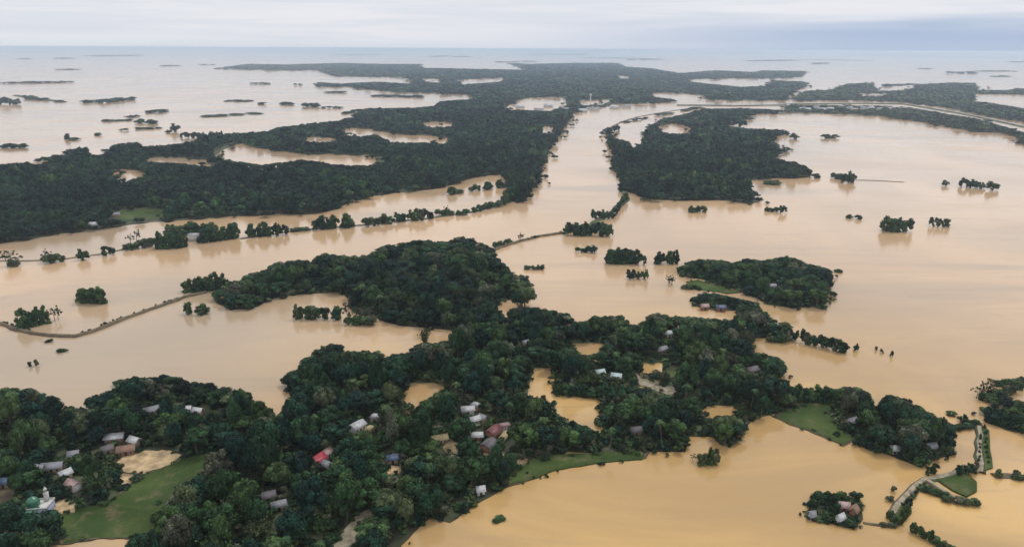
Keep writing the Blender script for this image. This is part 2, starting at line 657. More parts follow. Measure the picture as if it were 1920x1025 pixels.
LEFT_HOLES = [
    [(267, 297), (320, 295), (385, 299), (398, 308), (390, 312), (340, 305), (275, 303)],
    [(208, 327), (220, 312), (235, 317), (283, 325), (255, 332), (225, 342)],
    [(403, 291), (428, 275), (450, 270), (500, 280), (560, 288), (615, 290), (703, 292), (707, 307), (640, 308), (563, 298), (493, 307), (433, 298)],
    [(567, 259), (600, 255), (635, 261), (632, 266), (580, 265)],
    [(640, 240), (697, 242), (733, 250), (840, 257), (830, 267), (733, 265), (707, 253), (667, 255)],
    [(787, 228), (850, 230), (847, 237), (800, 237)],
    [(1013, 236), (1043, 236), (1036, 248), (1015, 250)],
    [(787, 147), (823, 147), (825, 155), (800, 154)],
    [(857, 149), (947, 146), (935, 153), (870, 158)],
    [(947, 197), (985, 184), (1057, 182), (1064, 195), (1030, 207), (950, 204)],
    [(1085, 188), (1145, 186), (1140, 195), (1090, 197)],
    [(1155, 142), (1182, 142), (1180, 147), (1158, 147)],
    [(305, 382), (313, 385), (320, 400), (312, 400)],
]
LEFT_FIELD = [(215, 398), (262, 392), (300, 393), (316, 402), (290, 412), (225, 416)]
LAND_RIGHT = [(1137, 236), (1150, 258), (1173, 263), (1187, 277), (1207, 267), (1213, 240), (1227, 232), (1250, 220), (1280, 215),
              (1320, 203), (1413, 203), (1467, 206), (1467, 212), (1413, 214), (1397, 227), (1347, 233), (1373, 238), (1447, 243),
              (1470, 243), (1470, 252), (1440, 259), (1453, 267), (1465, 280), (1447, 294), (1473, 298), (1503, 307), (1527, 323),
              (1513, 333), (1430, 335), (1387, 341), (1390, 353), (1413, 357), (1430, 375), (1413, 382), (1347, 375), (1280, 377),
              (1207, 375), (1187, 362), (1163, 360), (1170, 337), (1160, 317), (1150, 287), (1140, 253)]
RIGHT_HOLES = [[(1233, 238), (1262, 231), (1300, 238), (1300, 251), (1262, 251), (1240, 247)]]
LAND_FAR_RIGHT = [(1487, 183), (1513, 170), (1567, 167), (1587, 157), (1633, 155), (1637, 163), (1643, 170), (1670, 170), (1710, 167),
                  (1723, 158), (1780, 155), (1827, 155), (1833, 163), (1828, 172), (1817, 190), (1847, 191), (1920, 203), (2100, 220),
                  (2100, 262), (1920, 229), (1847, 217), (1780, 203), (1693, 192), (1613, 188), (1493, 189)]
FAR_RIGHT_HOLES = [[(1600, 172), (1620, 175), (1670, 174), (1653, 180), (1613, 179)]]
LAND_FINGER = [(1828, 168), (1890, 169), (1910, 165), (1960, 171), (2050, 176), (2050, 182), (1913, 178), (1833, 176)]
LAND_STRIP = [(1475, 198), (1487, 196), (1647, 198), (1693, 199), (1767, 212), (1827, 222), (1887, 238), (1920, 248), (2050, 290),
              (2050, 320), (1920, 272), (1907, 258), (1880, 250), (1820, 247), (1753, 233), (1680, 223), (1647, 217), (1547, 212), (1470, 212)]
LAND_CENTRE = [(-250, 740), (0, 730), (50, 728), (73, 738), (113, 758), (139, 765), (150, 790), (165, 772), (169, 748), (212, 728),
               (226, 710), (308, 705), (365, 718), (448, 731), (471, 748), (490, 765), (546, 768), (553, 748), (536, 728), (540, 707),
               (567, 683), (607, 645), (633, 647), (647, 660), (707, 657), (723, 667), (753, 663), (780, 653), (790, 643), (853, 637),
               (868, 622), (833, 617), (750, 610), (720, 603), (700, 593), (672, 590), (650, 575), (655, 560), (633, 547), (547, 553), (513, 560), (473, 580),
               (433, 580), (405, 567), (405, 547), (430, 530), (467, 520), (470, 510), (490, 510), (510, 493), (547, 490), (580, 487),
               (597, 477), (640, 480), (700, 477), (710, 463), (750, 455), (790, 450), (840, 452), (857, 443), (887, 448), (913, 460),
               (930, 477), (943, 493), (950, 508), (970, 513), (990, 517), (993, 547), (973, 560), (933, 567), (937, 590), (955, 597),
               (967, 577), (990, 573), (1027, 583), (1063, 587), (1070, 603), (1100, 600), (1133, 590), (1167, 593), (1183, 610),
               (1200, 607), (1230, 588), (1270, 593), (1347, 597), (1380, 600), (1390, 585), (1423, 577), (1447, 597), (1483, 607),
               (1480, 640), (1437, 632), (1410, 634), (1413, 657), (1440, 663), (1473, 680), (1460, 713), (1460, 721), (1490, 725),
               (1536, 738), (1573, 745), (1583, 725), (1606, 725), (1626, 738), (1629, 758), (1652, 755), (1669, 741), (1715, 748),
               (1719, 761), (1738, 775), (1775, 788), (1778, 818), (1788, 851), (1738, 867), (1728, 877), (1672, 854), (1626, 838),
               (1599, 821), (1569, 814), (1566, 758), (1536, 756), (1500, 760), (1440, 778), (1408, 790), (1388, 811), (1371, 837),
               (1351, 834), (1338, 818), (1292, 818), (1285, 847), (1215, 846), (1146, 851), (1066, 847), (1026, 867), (1003, 857),
               (985, 872), (958, 908), (891, 947), (845, 980), (805, 970), (755, 1020), (690, 1090), (560, 1260), (-420, 1260)]
POND_A = [(1000, 690), (1045, 690), (1033, 722), (1035, 734), (1130, 745), (1122, 775), (1137, 812), (1110, 803), (1060, 782), (1040, 768), (1020, 745), (988, 745)]
POND_B = [(1073, 643), (1137, 643), (1133, 657), (1090, 667), (1078, 657)]
POND_C = [(755, 747), (762, 718), (838, 716), (832, 731), (798, 751), (752, 753)]
POND_D = [(1315, 765), (1328, 760), (1387, 760), (1378, 775), (1328, 785)]
POND_E = [(1200, 680), (1243, 680), (1243, 690), (1215, 700), (1200, 697)]
POND_F = [(1290, 845), (1295, 818), (1337, 818), (1342, 845), (1310, 866)]
PATH_A = [(1192, 700), (1219, 715), (1245, 722), (1268, 728), (1268, 745), (1245, 738), (1199, 724)]
FIELD_SMALL = [(1243, 692), (1275, 697), (1310, 705), (1300, 716), (1262, 712)]
FIELD = [(100, 978), (115, 962), (200, 945), (235, 918), (260, 893), (330, 870), (355, 856), (445, 848), (440, 860), (400, 880),
         (345, 905), (320, 930), (300, 960), (290, 1000), (270, 1008), (180, 1008), (120, 1020)]
BROWN_POND = [(219, 868), (235, 852), (279, 845), (320, 846), (341, 853), (318, 872), (272, 888), (232, 886)]
PALE_PATCH = [(224, 888), (250, 890), (248, 905), (235, 914), (226, 905)]
MOSQUE_YARD = [(96, 955), (108, 940), (130, 934), (143, 942), (140, 962), (110, 965)]
LEFT_YARD = [(-60, 912), (0, 908), (33, 914), (22, 935), (8, 950), (-60, 956)]
BOTTOM_POND = [(95, 1022), (170, 1014), (190, 1008), (245, 1008), (252, 1030), (250, 1080), (90, 1080)]
ROAD_SW = [(610, 1040), (640, 1000), (672, 962), (705, 952), (712, 968), (690, 985), (672, 1010), (660, 1045)]
GAP_NW = [(147, 790), (150, 762), (164, 768), (170, 782), (156, 796)]
GRASS_SHORE = [(952, 912), (960, 885), (1003, 858), (1060, 852), (1146, 848), (1216, 842), (1206, 861), (1132, 867), (1043, 881), (1006, 897)]
GRASS_EAST = [(1452, 782), (1500, 758), (1540, 752), (1568, 758), (1572, 800), (1600, 822), (1580, 835), (1530, 812), (1480, 795)]
OCHRE_A = [(828, 840), (845, 822), (860, 835), (872, 838), (890, 840), (880, 850), (840, 852)]
OCHRE_B = [(905, 850), (925, 846), (946, 850), (944, 857), (910, 857)]
OCHRE_C = [(716, 884), (732, 873), (757, 876), (750, 888), (720, 892)]
OCHRE_D = [(960, 866), (985, 858), (993, 866), (975, 876), (958, 876)]
CENTRE_HOLES = [POND_A, POND_B, POND_C, POND_D, POND_E, BOTTOM_POND, GAP_NW]
CENTRE_CLEAR = [FIELD, BROWN_POND, PALE_PATCH, MOSQUE_YARD, LEFT_YARD, ROAD_SW, PATH_A, FIELD_SMALL, GRASS_SHORE, GRASS_EAST, OCHRE_A, OCHRE_B, OCHRE_C, OCHRE_D]
LAND_EAST = [(1270, 507), (1280, 495), (1300, 487), (1340, 485), (1377, 492), (1403, 485), (1430, 488), (1477, 480), (1507, 490),
             (1557, 505), (1560, 520), (1550, 547), (1540, 573), (1487, 578), (1447, 572), (1420, 560), (1390, 547), (1347, 533), (1313, 523), (1280, 517)]
LAND_EAST_B = [(1297, 573), (1300, 557), (1320, 547), (1347, 550), (1387, 560), (1420, 567), (1423, 587), (1387, 593), (1380, 583), (1347, 583)]
EAST_OLIVE = [(1285, 529), (1310, 525), (1345, 535), (1388, 549), (1362, 551), (1302, 542)]
LAND_SE = [(1508, 967), (1513, 940), (1533, 924), (1569, 924), (1606, 934), (1620, 947), (1619, 974), (1602, 990), (1566, 982), (1523, 972)]
LAND_NE = [(1846, 772), (1866, 752), (1892, 742), (1915, 752), (1960, 765), (2060, 780), (2060, 835), (1920, 812), (1885, 806), (1862, 795)]

build_haze()
build_water()
land('ground', LAND_LEFT, LEFT_HOLES, 0.3, 'soil', 9.0, 1, 2.6)
land('ground', LAND_RIGHT, RIGHT_HOLES, 0.3, 'soil', 9.0, 2, 2.6)
land('ground', LAND_FAR_RIGHT, FAR_RIGHT_HOLES, 0.3, 'soil', 7.0, 3)
land('ground', LAND_FINGER, (), 0.3, 'soil', 4.0, 9)
land('ground', LAND_STRIP, (), 0.3, 'soil', 6.0, 4)
land('ground', LAND_CENTRE, CENTRE_HOLES, 0.3, 'soil', 9.0, 5)
land('ground', LAND_EAST, (), 0.3, 'soil', 10.0, 6)
land('ground', LAND_EAST_B, (), 0.3, 'soil', 4.0, 7)
land('ground', LAND_SE, (), 0.4, 'soil', 5.0, 8)
land('ground', LAND_NE, (), 0.4, 'soil', 6.0, 10)
land('ground', grow(GRASS_SHORE, 1.025), (), 0.27, 'mud', 0, 27, 2.2)
land('ground', grow(GRASS_EAST, 1.05), (), 0.27, 'mud', 0, 28, 2.2)
land('ground', grow(FIELD, 1.02), (), 0.36, 'mud', 0, 29, 2.5)
land('grass_field', FIELD, (), 0.42, 'grass', 0, 21, 2.0)
land('grass_field', GRASS_SHORE, (), 0.42, 'grass', 0, 22, 2.0)
land('grass_field', GRASS_EAST, (), 0.42, 'grass', 0, 23, 2.0)
land('grass_field', FIELD_SMALL, (), 0.42, 'grass', 0, 24)
land('grass_field', LEFT_FIELD, (), 0.42, 'grass', 0, 25)
land('grass_field', EAST_OLIVE, (), 0.40, 'grass', 0, 26)
land('sandy_ground', subdiv_px(BROWN_POND, 8, 1.5, 5), (), 0.45, 'sand', 0, 30, 1.5)
land('sandy_ground', PALE_PATCH, (), 0.47, 'sand', 0, 31)
land('sandy_ground', MOSQUE_YARD, (), 0.47, 'sand', 0, 32)
land('sandy_ground', LEFT_YARD, (), 0.47, 'mud', 0, 33)
for k, q in enumerate((OCHRE_A, OCHRE_B, OCHRE_C, OCHRE_D)):
    land('sandy_ground', q, (), 0.46, 'sand', 0, 34 + k)
land('path', PATH_A, (), 0.46, 'pale_road', 0, 40)
land('road', ROAD_SW, (), 0.46, 'pale_road', 0, 41, 1.0)

for k, (xa, ya, xb, yb, th_) in enumerate([(355, 93.6, 470, 93.8, .8), (470, 94.4, 600, 94.8, .9), (640, 95.6, 830, 95.4, 1.0), (800, 96.2, 1010, 95.8, 1.0), (985, 97.2, 1100, 97.0, 1.0),
                                     (1180, 97.6, 1320, 99.0, 1.0), (1300, 100.2, 1470, 101.5, 1.2), (1560, 102.5, 1760, 104.0, 1.0), (1740, 107, 1930, 109, 1.0),
                                     (150, 104.5, 270, 104.0, 1.0), (20, 98.5, 120, 98.2, .8), (620, 103.5, 720, 103.0, .9), (1090, 108.5, 1230, 110.5, 1.2), (1500, 112.0, 1640, 114, 1.0)]):
    n_ = 9
    top_ = [(xa + (xb - xa) * i / n_, ya + (yb - ya) * i / n_ - th_ * math.sin(math.pi * min(1, max(0, i / n_))) * (.5 + .5 * ((i * 7 + k * 3) % 5) / 4)) for i in range(n_ + 1)]
    bot_ = [(xa + (xb - xa) * i / n_, ya + (yb - ya) * i / n_ + .45) for i in range(n_, -1, -1)]
    land('ground', top_ + bot_, (), 1.0, 'soil', 0, 60 + k, 0.0)

# embankments, dikes, causeways
bank('embankment', [(-40, 592), (0, 603), (35, 617), (90, 626), (140, 627), (170, 619), (200, 607), (280, 577), (345, 555), (385, 545)], 3.4, 1.5, 'mud', None, 1.2)
bank('embankment', [(922, 468), (945, 459), (975, 450), (1010, 441), (1055, 434)], 3.8, 1.6, 'mud', None, 1.2)
bank('embankment', [(1055, 436), (1100, 424), (1130, 405), (1152, 392), (1176, 372), (1168, 350), (1165, 330), (1152, 285), (1142, 245)], 8.0, 1.5, 'soil')
bank('embankment', [(1142, 240), (1165, 228), (1195, 219), (1232, 212), (1270, 206), (1312, 200)], 7.0, 1.2, 'mud', None, 0.9)
bank('embankment', [(1602, 337), (1640, 338), (1695, 341)], 5.0, 0.5, 'mud')
bank('embankment', [(0, 488), (60, 488), (125, 484), (200, 474), (290, 452)], 5.0, 0.4, 'mud')
bank('embankment', [(1619, 978), (1640, 981), (1680, 985)], 1.8, 0.5, 'mud')
bank('embankment', [(450, 447), (560, 431), (680, 421), (800, 409), (890, 396), (955, 378)], 8.0, 0.35, 'mud')
bank('embankment', [(30, 178), (60, 183), (120, 190)], 30.0, 2.5, 'soil')
bank('embankment', [(1862, 888), (1890, 888), (1925, 893), (1980, 900)], 5.0, 0.9, 'mud')
bank('embankment', [(1852, 708), (1880, 716), (1905, 722), (1940, 716)], 2.2, 0.8, 'mud')
# far road on its bank, from the river bend over the bridge to the right edge of the picture
bank('road', [(1270, 196), (1300, 196), (1380, 197), (1468, 196)], 14.0, 3.0, 'soil', 'far_road', 0.2)
bank('road', [(1490, 194), (1560, 193), (1640, 193), (1693, 194), (1740, 201), (1800, 211), (1860, 223), (1920, 236), (1990, 256)], 11.0, 3.0, 'soil', 'far_road', 0.3)
# lane system at lower right
bank('road', [(1836, 792), (1838, 815), (1836, 840), (1837, 865), (1836, 882)], 4.4, 1.0, 'soil', 'pale_road', 0.7)
bank('road', [(1835, 884), (1810, 872), (1790, 884), (1765, 893), (1738, 896)], 4.6, 0.9, 'soil', 'pale_road', 0.6)
bank('road', [(1738, 894), (1718, 908), (1700, 925), (1685, 944), (1672, 962)], 4.6, 1.0, 'mud', 'pale_road', 0.5)
bank('path', [(1738, 898), (1760, 910), (1785, 930), (1815, 942)], 4.6, 0.9, 'mud', 'pale_road', 0.7)
land('grass_field', [(1752, 898), (1780, 892), (1815, 890), (1832, 905), (1830, 922), (1812, 932), (1785, 920)], (), 0.7, 'grass', 0, 50)
land('grass_field', [(1668, 968), (1690, 945), (1706, 938), (1708, 962), (1690, 985), (1668, 984)], (), 0.6, 'grass', 0, 51)
land('grass_field', [(1840, 800), (1854, 808), (1855, 845), (1862, 878), (1842, 884), (1840, 845)], (), 0.6, 'grass', 0, 52)
land('ground', [(1778, 800), (1800, 793), (1830, 790), (1832, 800), (1800, 806), (1782, 810)], (), 0.5, 'soil', 0, 53)

# ------------------------------------------------------------------ foliage prototypes
PHI = (1 + 5 ** 0.5) / 2
_iv = np.array([(-1, PHI, 0), (1, PHI, 0), (-1, -PHI, 0), (1, -PHI, 0), (0, -1, PHI), (0, 1, PHI), (0, -1, -PHI), (0, 1, -PHI),
                (PHI, 0, -1), (PHI, 0, 1), (-PHI, 0, -1), (-PHI, 0, 1)], float)
ICO_V = _iv / np.linalg.norm(_iv[0])
ICO_T = np.array([(0, 11, 5), (0, 5, 1), (0, 1, 7), (0, 7, 10), (0, 10, 11), (1, 5, 9), (5, 11, 4), (11, 10, 2), (10, 7, 6), (7, 1, 8),
                  (3, 9, 4), (3, 4, 2), (3, 2, 6), (3, 6, 8), (3, 8, 9), (4, 9, 5), (2, 4, 11), (6, 2, 10), (8, 6, 7), (9, 8, 1)])


def ico1():
    V = [tuple(v) for v in ICO_V]
    idx = {}
    T = []

    def mid(a, b):
        k = (min(a, b), max(a, b))
        if k not in idx:
            q = (np.array(V[a]) + np.array(V[b]))
            idx[k] = len(V)
            V.append(tuple(q / np.linalg.norm(q)))
        return idx[k]
    for a, b, c in ICO_T:
        x, y, z = mid(a, b), mid(b, c), mid(c, a)
        T += [(a, x, z), (b, y, x), (c, z, y), (x, y, z)]
    return np.array(V), np.array(T)


ICO1_V, ICO1_T = ico1()


def crown(seed, R0, H0, base, nclump, nquad, qs, sub, cr=(0.30, 0.46), flat=1.0, top=1.0):
    """leafy crown: lumpy opaque hearts of leaf clumps with many loose leaf sprays round them"""
    rng = np.random.default_rng(seed)
    zc = H0 * (base + 1) / 2
    rz = H0 * (1 - base) / 2
    cen, rad = [], []
    tries = 0
    while len(cen) < nclump and tries < 4000:
        tries += 1
        p = rng.normal(size=3)
        p /= np.linalg.norm(p)
        p *= rng.uniform(0.25, 1.0) ** 0.5
        if p[2] < -0.75:
            continue
        r = R0 * rng.uniform(*cr)
        taper = 1 - (1 - top) * max(0, p[2])
        q = np.array([p[0] * (R0 - r * 0.75) * taper, p[1] * (R0 - r * 0.75) * taper, zc + p[2] * (rz - r * 0.6 * flat)])
        if all(np.linalg.norm((q - c) * (1, 1, 1.2)) > 0.62 * (r + s) * 0.75 for c, s in zip(cen, rad)):
            cen.append(q)
            rad.append(r)
    cen, rad = np.array(cen), np.array(rad)
    b = MB()
    iv, it = (ICO1_V, ICO1_T) if sub else (ICO_V, ICO_T)
    ctint = rng.uniform(0.72, 1.32, len(cen))
    for c, r, t in zip(cen, rad, ctint):
        V = iv * (r * 0.86) * rng.uniform(0.78, 1.14, (len(iv), 1)) * (1, 1, flat * 0.85) + c
        b.add(V, it, None, t * rng.uniform(0.75, 1.1, len(it)))
    k = rng.choice(len(cen), nquad, p=rad ** 2 / (rad ** 2).sum())
    d = rng.normal(size=(nquad, 3))
    d /= np.linalg.norm(d, axis=1, keepdims=True)
    out = cen[k] - np.array([0, 0, zc - rz * 0.5])
    out /= np.linalg.norm(out, axis=1, keepdims=True) + 1e-6
    d = d + out * 0.6 + np.array([0, 0, 0.25])
    d /= np.linalg.norm(d, axis=1, keepdims=True)
    pos = cen[k] + d * (rad[k] * rng.uniform(0.82, 1.16, nquad))[:, None] * (1, 1, flat)
    nrm = d + rng.normal(size=(nquad, 3)) * 0.45
    nrm /= np.linalg.norm(nrm, axis=1, keepdims=True)
    a = np.cross(nrm, rng.normal(size=(nquad, 3)))
    a /= np.linalg.norm(a, axis=1, keepdims=True)
    c2 = np.cross(nrm, a)
    s = (qs * rng.uniform(0.6, 1.3, nquad))[:, None]
    asp = rng.uniform(0.5, 0.9, nquad)[:, None]
    P = np.stack([pos - a * s, pos - c2 * s * asp, pos + a * s, pos + c2 * s * asp], 1).reshape(-1, 3)
    Q = np.arange(nquad * 4).reshape(-1, 4)
    b.add(P, None, Q, None, ctint[k] * rng.uniform(0.72, 1.3, nquad))
    return b


def merged(b):
    V = np.concatenate(b.v)
    T = np.concatenate(b.t) if b.t else np.zeros((0, 3), int)
    Q = np.concatenate(b.q) if b.q else np.zeros((0, 4), int)
    return V, T, Q, (np.concatenate(b.tt) if b.tt else None), (np.concatenate(b.tq) if b.tq else None)


NEAR = [crown(10 + i, 6.0, 12.0, bs, nc, 1500, 0.50, 1, (0.28, 0.44), 0.9, tp)
        for i, (bs, nc, tp) in enumerate([(0.22, 15, 1), (0.25, 13, 0.9), (0.3, 12, 1), (0.2, 17, 0.7), (0.28, 14, 0.8), (0.18, 16, 0.9), (0.3, 11, 1)])]
TALL = [crown(40 + i, 6.0, 12.0, 0.22, 15, 1300, 0.5, 1, (0.34, 0.5), 0.75, 0.5) for i in range(3)]
SPREAD = [crown(50 + i, 6.0, 12.0, 0.42, 17, 1500, 0.5, 1, (0.24, 0.36), 0.7, 1) for i in range(3)]
LOW = [crown(70 + i, 6.0, 12.0, -0.45, 19, 900, 0.62, 1, (0.28, 0.42), 0.95, 0.85) for i in range(6)]
SHRUB = [crown(60 + i, 6.0, 12.0, -0.15, 8, 700, 0.75, 1, (0.34, 0.5), 1.0) for i in range(4)]
MID = [merged(crown(80 + i, 6.0, 12.0, 0.2, 9, 300, 0.95, 1 if i < 0 else 0, (0.32, 0.48), 0.9, 0.85)) for i in range(8)]
MIDNEAR = [merged(crown(100 + i, 6.0, 12.0, 0.2, 12, 760, 0.68, 1, (0.30, 0.45), 0.9, 0.85)) for i in range(7)]
FARC = [merged(crown(120 + i, 6.0, 12.0, 0.12, 6, 90, 1.6, 0, (0.36, 0.52), 0.9)) for i in range(7)]
FAR2 = [merged(crown(140 + i, 6.0, 12.0, 0.0, 5, 34, 2.2, 0, (0.4, 0.56), 0.9)) for i in range(6)]
LOWFAR = [merged(crown(180 + i, 6.0, 12.0, -0.15, 6, 120, 1.4, 0, (0.34, 0.5), 1.0)) for i in range(5)]
UNDER = [merged(crown(160 + i, 6.0, 12.0, -0.2, 5, 60, 1.7, 0, (0.36, 0.52), 1.0)) for i in range(5)]


def trunk_mesh(seed, h=12.0, base=0.25, r=0.36):
    rng = random.Random(seed)
    b = MB()
    top = Vector((rng.uniform(-.6, .6), rng.uniform(-.6, .6), h * (base + 0.28)))
    b.tube([(0, 0, -0.6), (0, 0, 0.25), (top.x * .4, top.y * .4, h * base * .6), top], [r * 1.7, r * 1.15, r, r * .7], 7)
    for k in range(4):
        a = k * 1.57 + rng.uniform(-.5, .5)
        L = rng.uniform(2.2, 3.6)
        s = top * rng.uniform(0.65, 0.98)
        e = s + Vector((math.cos(a) * L, math.sin(a) * L, rng.uniform(1.5, 3.0)))
        b.tube([s, (s + e) / 2 + Vector((0, 0, -.3)), e], [r * .5, r * .36, r * .14], 5)
    return b


def proto_mesh(name, mb, mat):
    return mb.mesh(name, [M[mat]], attrs=True)


CROWN_ME = [proto_mesh('broad_crown', b, 'leaf') for b in NEAR]
TALL_ME = [proto_mesh('tall_crown', b, 'leaf') for b in TALL]
SPREAD_ME = [proto_mesh('spreading_crown', b, 'leaf') for b in SPREAD]
LOW_ME = [proto_mesh('low_crown', b, 'leaf') for b in LOW]
SHRUB_ME = [proto_mesh('shrub_crown', b, 'leaf') for b in SHRUB]
TRUNK_ME = [trunk_mesh(i).mesh('trunk', [M['bark']], smooth=True) for i in range(4)]


def whole_mesh(name, data, trunk_r=0.32):
    V, T, Q, tt, tq = data
    b = MB()
    b.add(V, T, Q, tt, tq)
    b.tube([(0, 0, -0.6), (0, 0, 6.0)], [trunk_r, trunk_r * .7], 5, mat=1)
    return b.mesh(name, [M['leaf'], M['bark']], attrs=True)


WHOLE_ME = [whole_mesh('small_tree', merged(b)) for b in LOW]


def palm_meshes(seed):
    rng = random.Random(seed)
    t, f = MB(), MB()
    H = 11.0
    lean = Vector((rng.uniform(-1.2, 1.2), rng.uniform(-1.2, 1.2), 0))
    pts = [Vector((0, 0, -.5)) + Vector((0, 0, H + .5)) * u + lean * u * u for u in (0, .05, .3, .6, .85, 1)]
    t.tube(pts, [.32, .25, .19, .17, .15, .15], 7)
    top = pts[-1]
    for k in range(24):
        a = k * 2.399 + rng.uniform(-.2, .2)
        up = rng.uniform(0.05, 1.0)
        L = rng.uniform(2.7, 3.6)
        d = Vector((math.cos(a), math.sin(a), 0))
        sd_ = Vector((-d.y, d.x, 0))
        rows = []
        for j in range(7):
            u = j / 6
            p = top + d * (L * u * (0.75 + .25 * (1 - u))) + Vector((0, 0, up * 1.7 * u - 2.3 * u * u))
            w = 0.36 * math.sin(math.pi * min(1, .12 + u * .86)) + .04
            dr = -0.30 * w / .6
            rows.append((p + sd_ * w + Vector((0, 0, dr)), p, p - sd_ * w + Vector((0, 0, dr))))
        V = [tuple(q) for r in rows for q in r]
        Q = []
        for j in range(6):
            Q += [(j * 3, j * 3 + 1, j * 3 + 4, j * 3 + 3), (j * 3 + 1, j * 3 + 2, j * 3 + 5, j * 3 + 4)]
        f.add(V, None, Q, None, rng.uniform(.7, 1.35))
    return t, f


PALM = []
for i in range(3):
    t_, f_ = palm_meshes(200 + i)
    PALM.append((t_.mesh('palm_trunk', [M['bark']], smooth=True), f_.mesh('palm_fronds', [M['leaf']], attrs=True)))


def bamboo_meshes(seed):
    rng = random.Random(seed)
    c, f = MB(), MB()
    nr = np.random.default_rng(seed)
    for k in range(26):
        a = rng.uniform(0, 6.28)
        r0 = rng.uniform(0, 1.3)
        L = rng.uniform(8.5, 12.5)
        out = rng.uniform(1.5, 4.6)
        p0 = Vector((math.cos(a) * r0, math.sin(a) * r0, -.4))
        pts = [p0 + Vector((math.cos(a) * out * u ** 2.2, math.sin(a) * out * u ** 2.2, L * (u - .22 * u ** 3))) for u in (0, .25, .5, .75, 1)]
        c.tube(pts, [.09, .085, .07, .05, .02], 4)
        n = 26
        us = nr.uniform(.35, 1.05, n)
        P = []
        for u in us:
            q = p0 + Vector((math.cos(a) * out * u ** 2.2, math.sin(a) * out * u ** 2.2, L * (u - .22 * u ** 3)))
            q += Vector(tuple(nr.normal(size=3) * .45))
            x = Vector(tuple(nr.normal(size=3))).normalized() * rng.uniform(.4, .85)
            y = x.cross(Vector(tuple(nr.normal(size=3)))).normalized() * rng.uniform(.18, .34)
            P += [tuple(q - x), tuple(q - y), tuple(q + x), tuple(q + y)]
        f.add(P, None, np.arange(n * 4).reshape(-1, 4), None, nr.uniform(.7, 1.35, n))
    return c, f


BAMBOO = []
for i in range(3):
    c_, f_ = bamboo_meshes(300 + i)
    BAMBOO.append((c_.mesh('bamboo_culms', [M['bark']]), f_.mesh('bamboo_leaves', [M['leaf']], attrs=True)))


def bare_mesh(seed):
    rng = random.Random(seed)
    b = MB()

    def grow(p, d, L, r, lev):
        q = p + d * L
        b.tube([p, (p + q) / 2 + Vector((rng.uniform(-.1, .1) * L, rng.uniform(-.1, .1) * L, 0)), q], [r, r * .8, r * .55], 5 if lev < 2 else 3)
        if lev < 4:
            for k in range(3 if lev < 3 else 4):
                nd = (d + Vector((rng.uniform(-.8, .8), rng.uniform(-.8, .8), rng.uniform(-.1, .6)))).normalized()
                grow(q - d * L * rng.uniform(0, .3), nd, L * rng.uniform(.55, .8), r * .55, lev + 1)
    grow(Vector((0, 0, -.6)), Vector((0, 0, 1)), 4.2, .34, 0)
    return b


BARE_TR = [bare_mesh(400 + i).mesh('bare_branches', [M['bare_wood']]) for i in range(3)]
BARE_LF = [crown(420 + i, 5.0, 11.0, 0.3, 11, 330, 0.45, 0, (0.10, 0.16), 0.8).mesh('sparse_leaves', [M['leaf']], attrs=True) for i in range(3)]

rngI = random.Random(77)
NEXT = {}


def pick(lst):
    return lst[rngI.randrange(len(lst))]


def hue_obj(o, hue):
    o.color = (hue, hue, hue, 1)


PLAN = []


def plant_tree(*a, **k):
    """note a tree; the trees are built once all are known, largest in the picture first"""
    PLAN.append((a, k))


def build_tree(kind, x, y, h, r, hue, label, group, z=0.0, parts=True, low=False):
    """one tree = Empty at its foot with trunk and crown as parts (tiny far ones are one mesh)"""
    rot = rngI.uniform(0, 6.28)
    if not parts and kind in ('broad', 'shrub'):
        me = pick(SHRUB_ME if kind == 'shrub' else WHOLE_ME)
        o = link('shrub' if kind == 'shrub' else 'broadleaf_tree', me, None, (x, y, z), rot)
        o.scale = (r / 6, r / 6, h / 12)
        hue_obj(o, hue)
        tag(o, label, 'shrub' if kind == 'shrub' else 'tree', group)
        return o
    nm, cat, a, b, na, nb, rr, hh = {
        'broad': ('broadleaf_tree', 'tree', pick(TRUNK_ME), pick(LOW_ME if low else CROWN_ME), 'trunk', 'crown', 6.0, 12.0),
        'tall': ('upright_tree', 'tree', pick(TRUNK_ME), pick(TALL_ME), 'trunk', 'crown', 6.0, 12.0),
        'spread': ('spreading_tree', 'tree', pick(TRUNK_ME), pick(SPREAD_ME), 'trunk', 'crown', 6.0, 12.0),
        'palm': ('palm_tree', 'palm tree', *pick(PALM), 'trunk', 'fronds', 3.6, 12.0),
        'bamboo': ('bamboo_clump', 'bamboo', *pick(BAMBOO), 'culms', 'leaves', 5.0, 11.0),
        'bare': ('bare_tree', 'tree', pick(BARE_TR), pick(BARE_LF), 'trunk', 'leaves', 5.0, 11.5),
        'shrub': ('shrub', 'shrub', None, pick(SHRUB_ME), '', 'foliage', 6.0, 12.0),
    }[kind]
    if a is None:
        o = link(nm, b, None, (x, y, z), rot)
        o.scale = (r / rr, r / rr, h / hh)
        hue_obj(o, hue)
        tag(o, label, cat, group)
        return o
    root = link(nm, None, None, (x, y, z), rot)
    root.empty_display_size = 1.0
    root.scale = (r / rr, r / rr, h / hh)
    tag(root, label, cat, group)
    t = link(na, a, root)
    c = link(nb, b, root)
    hue_obj(c, hue)
    hue_obj(t, hue)
    return root


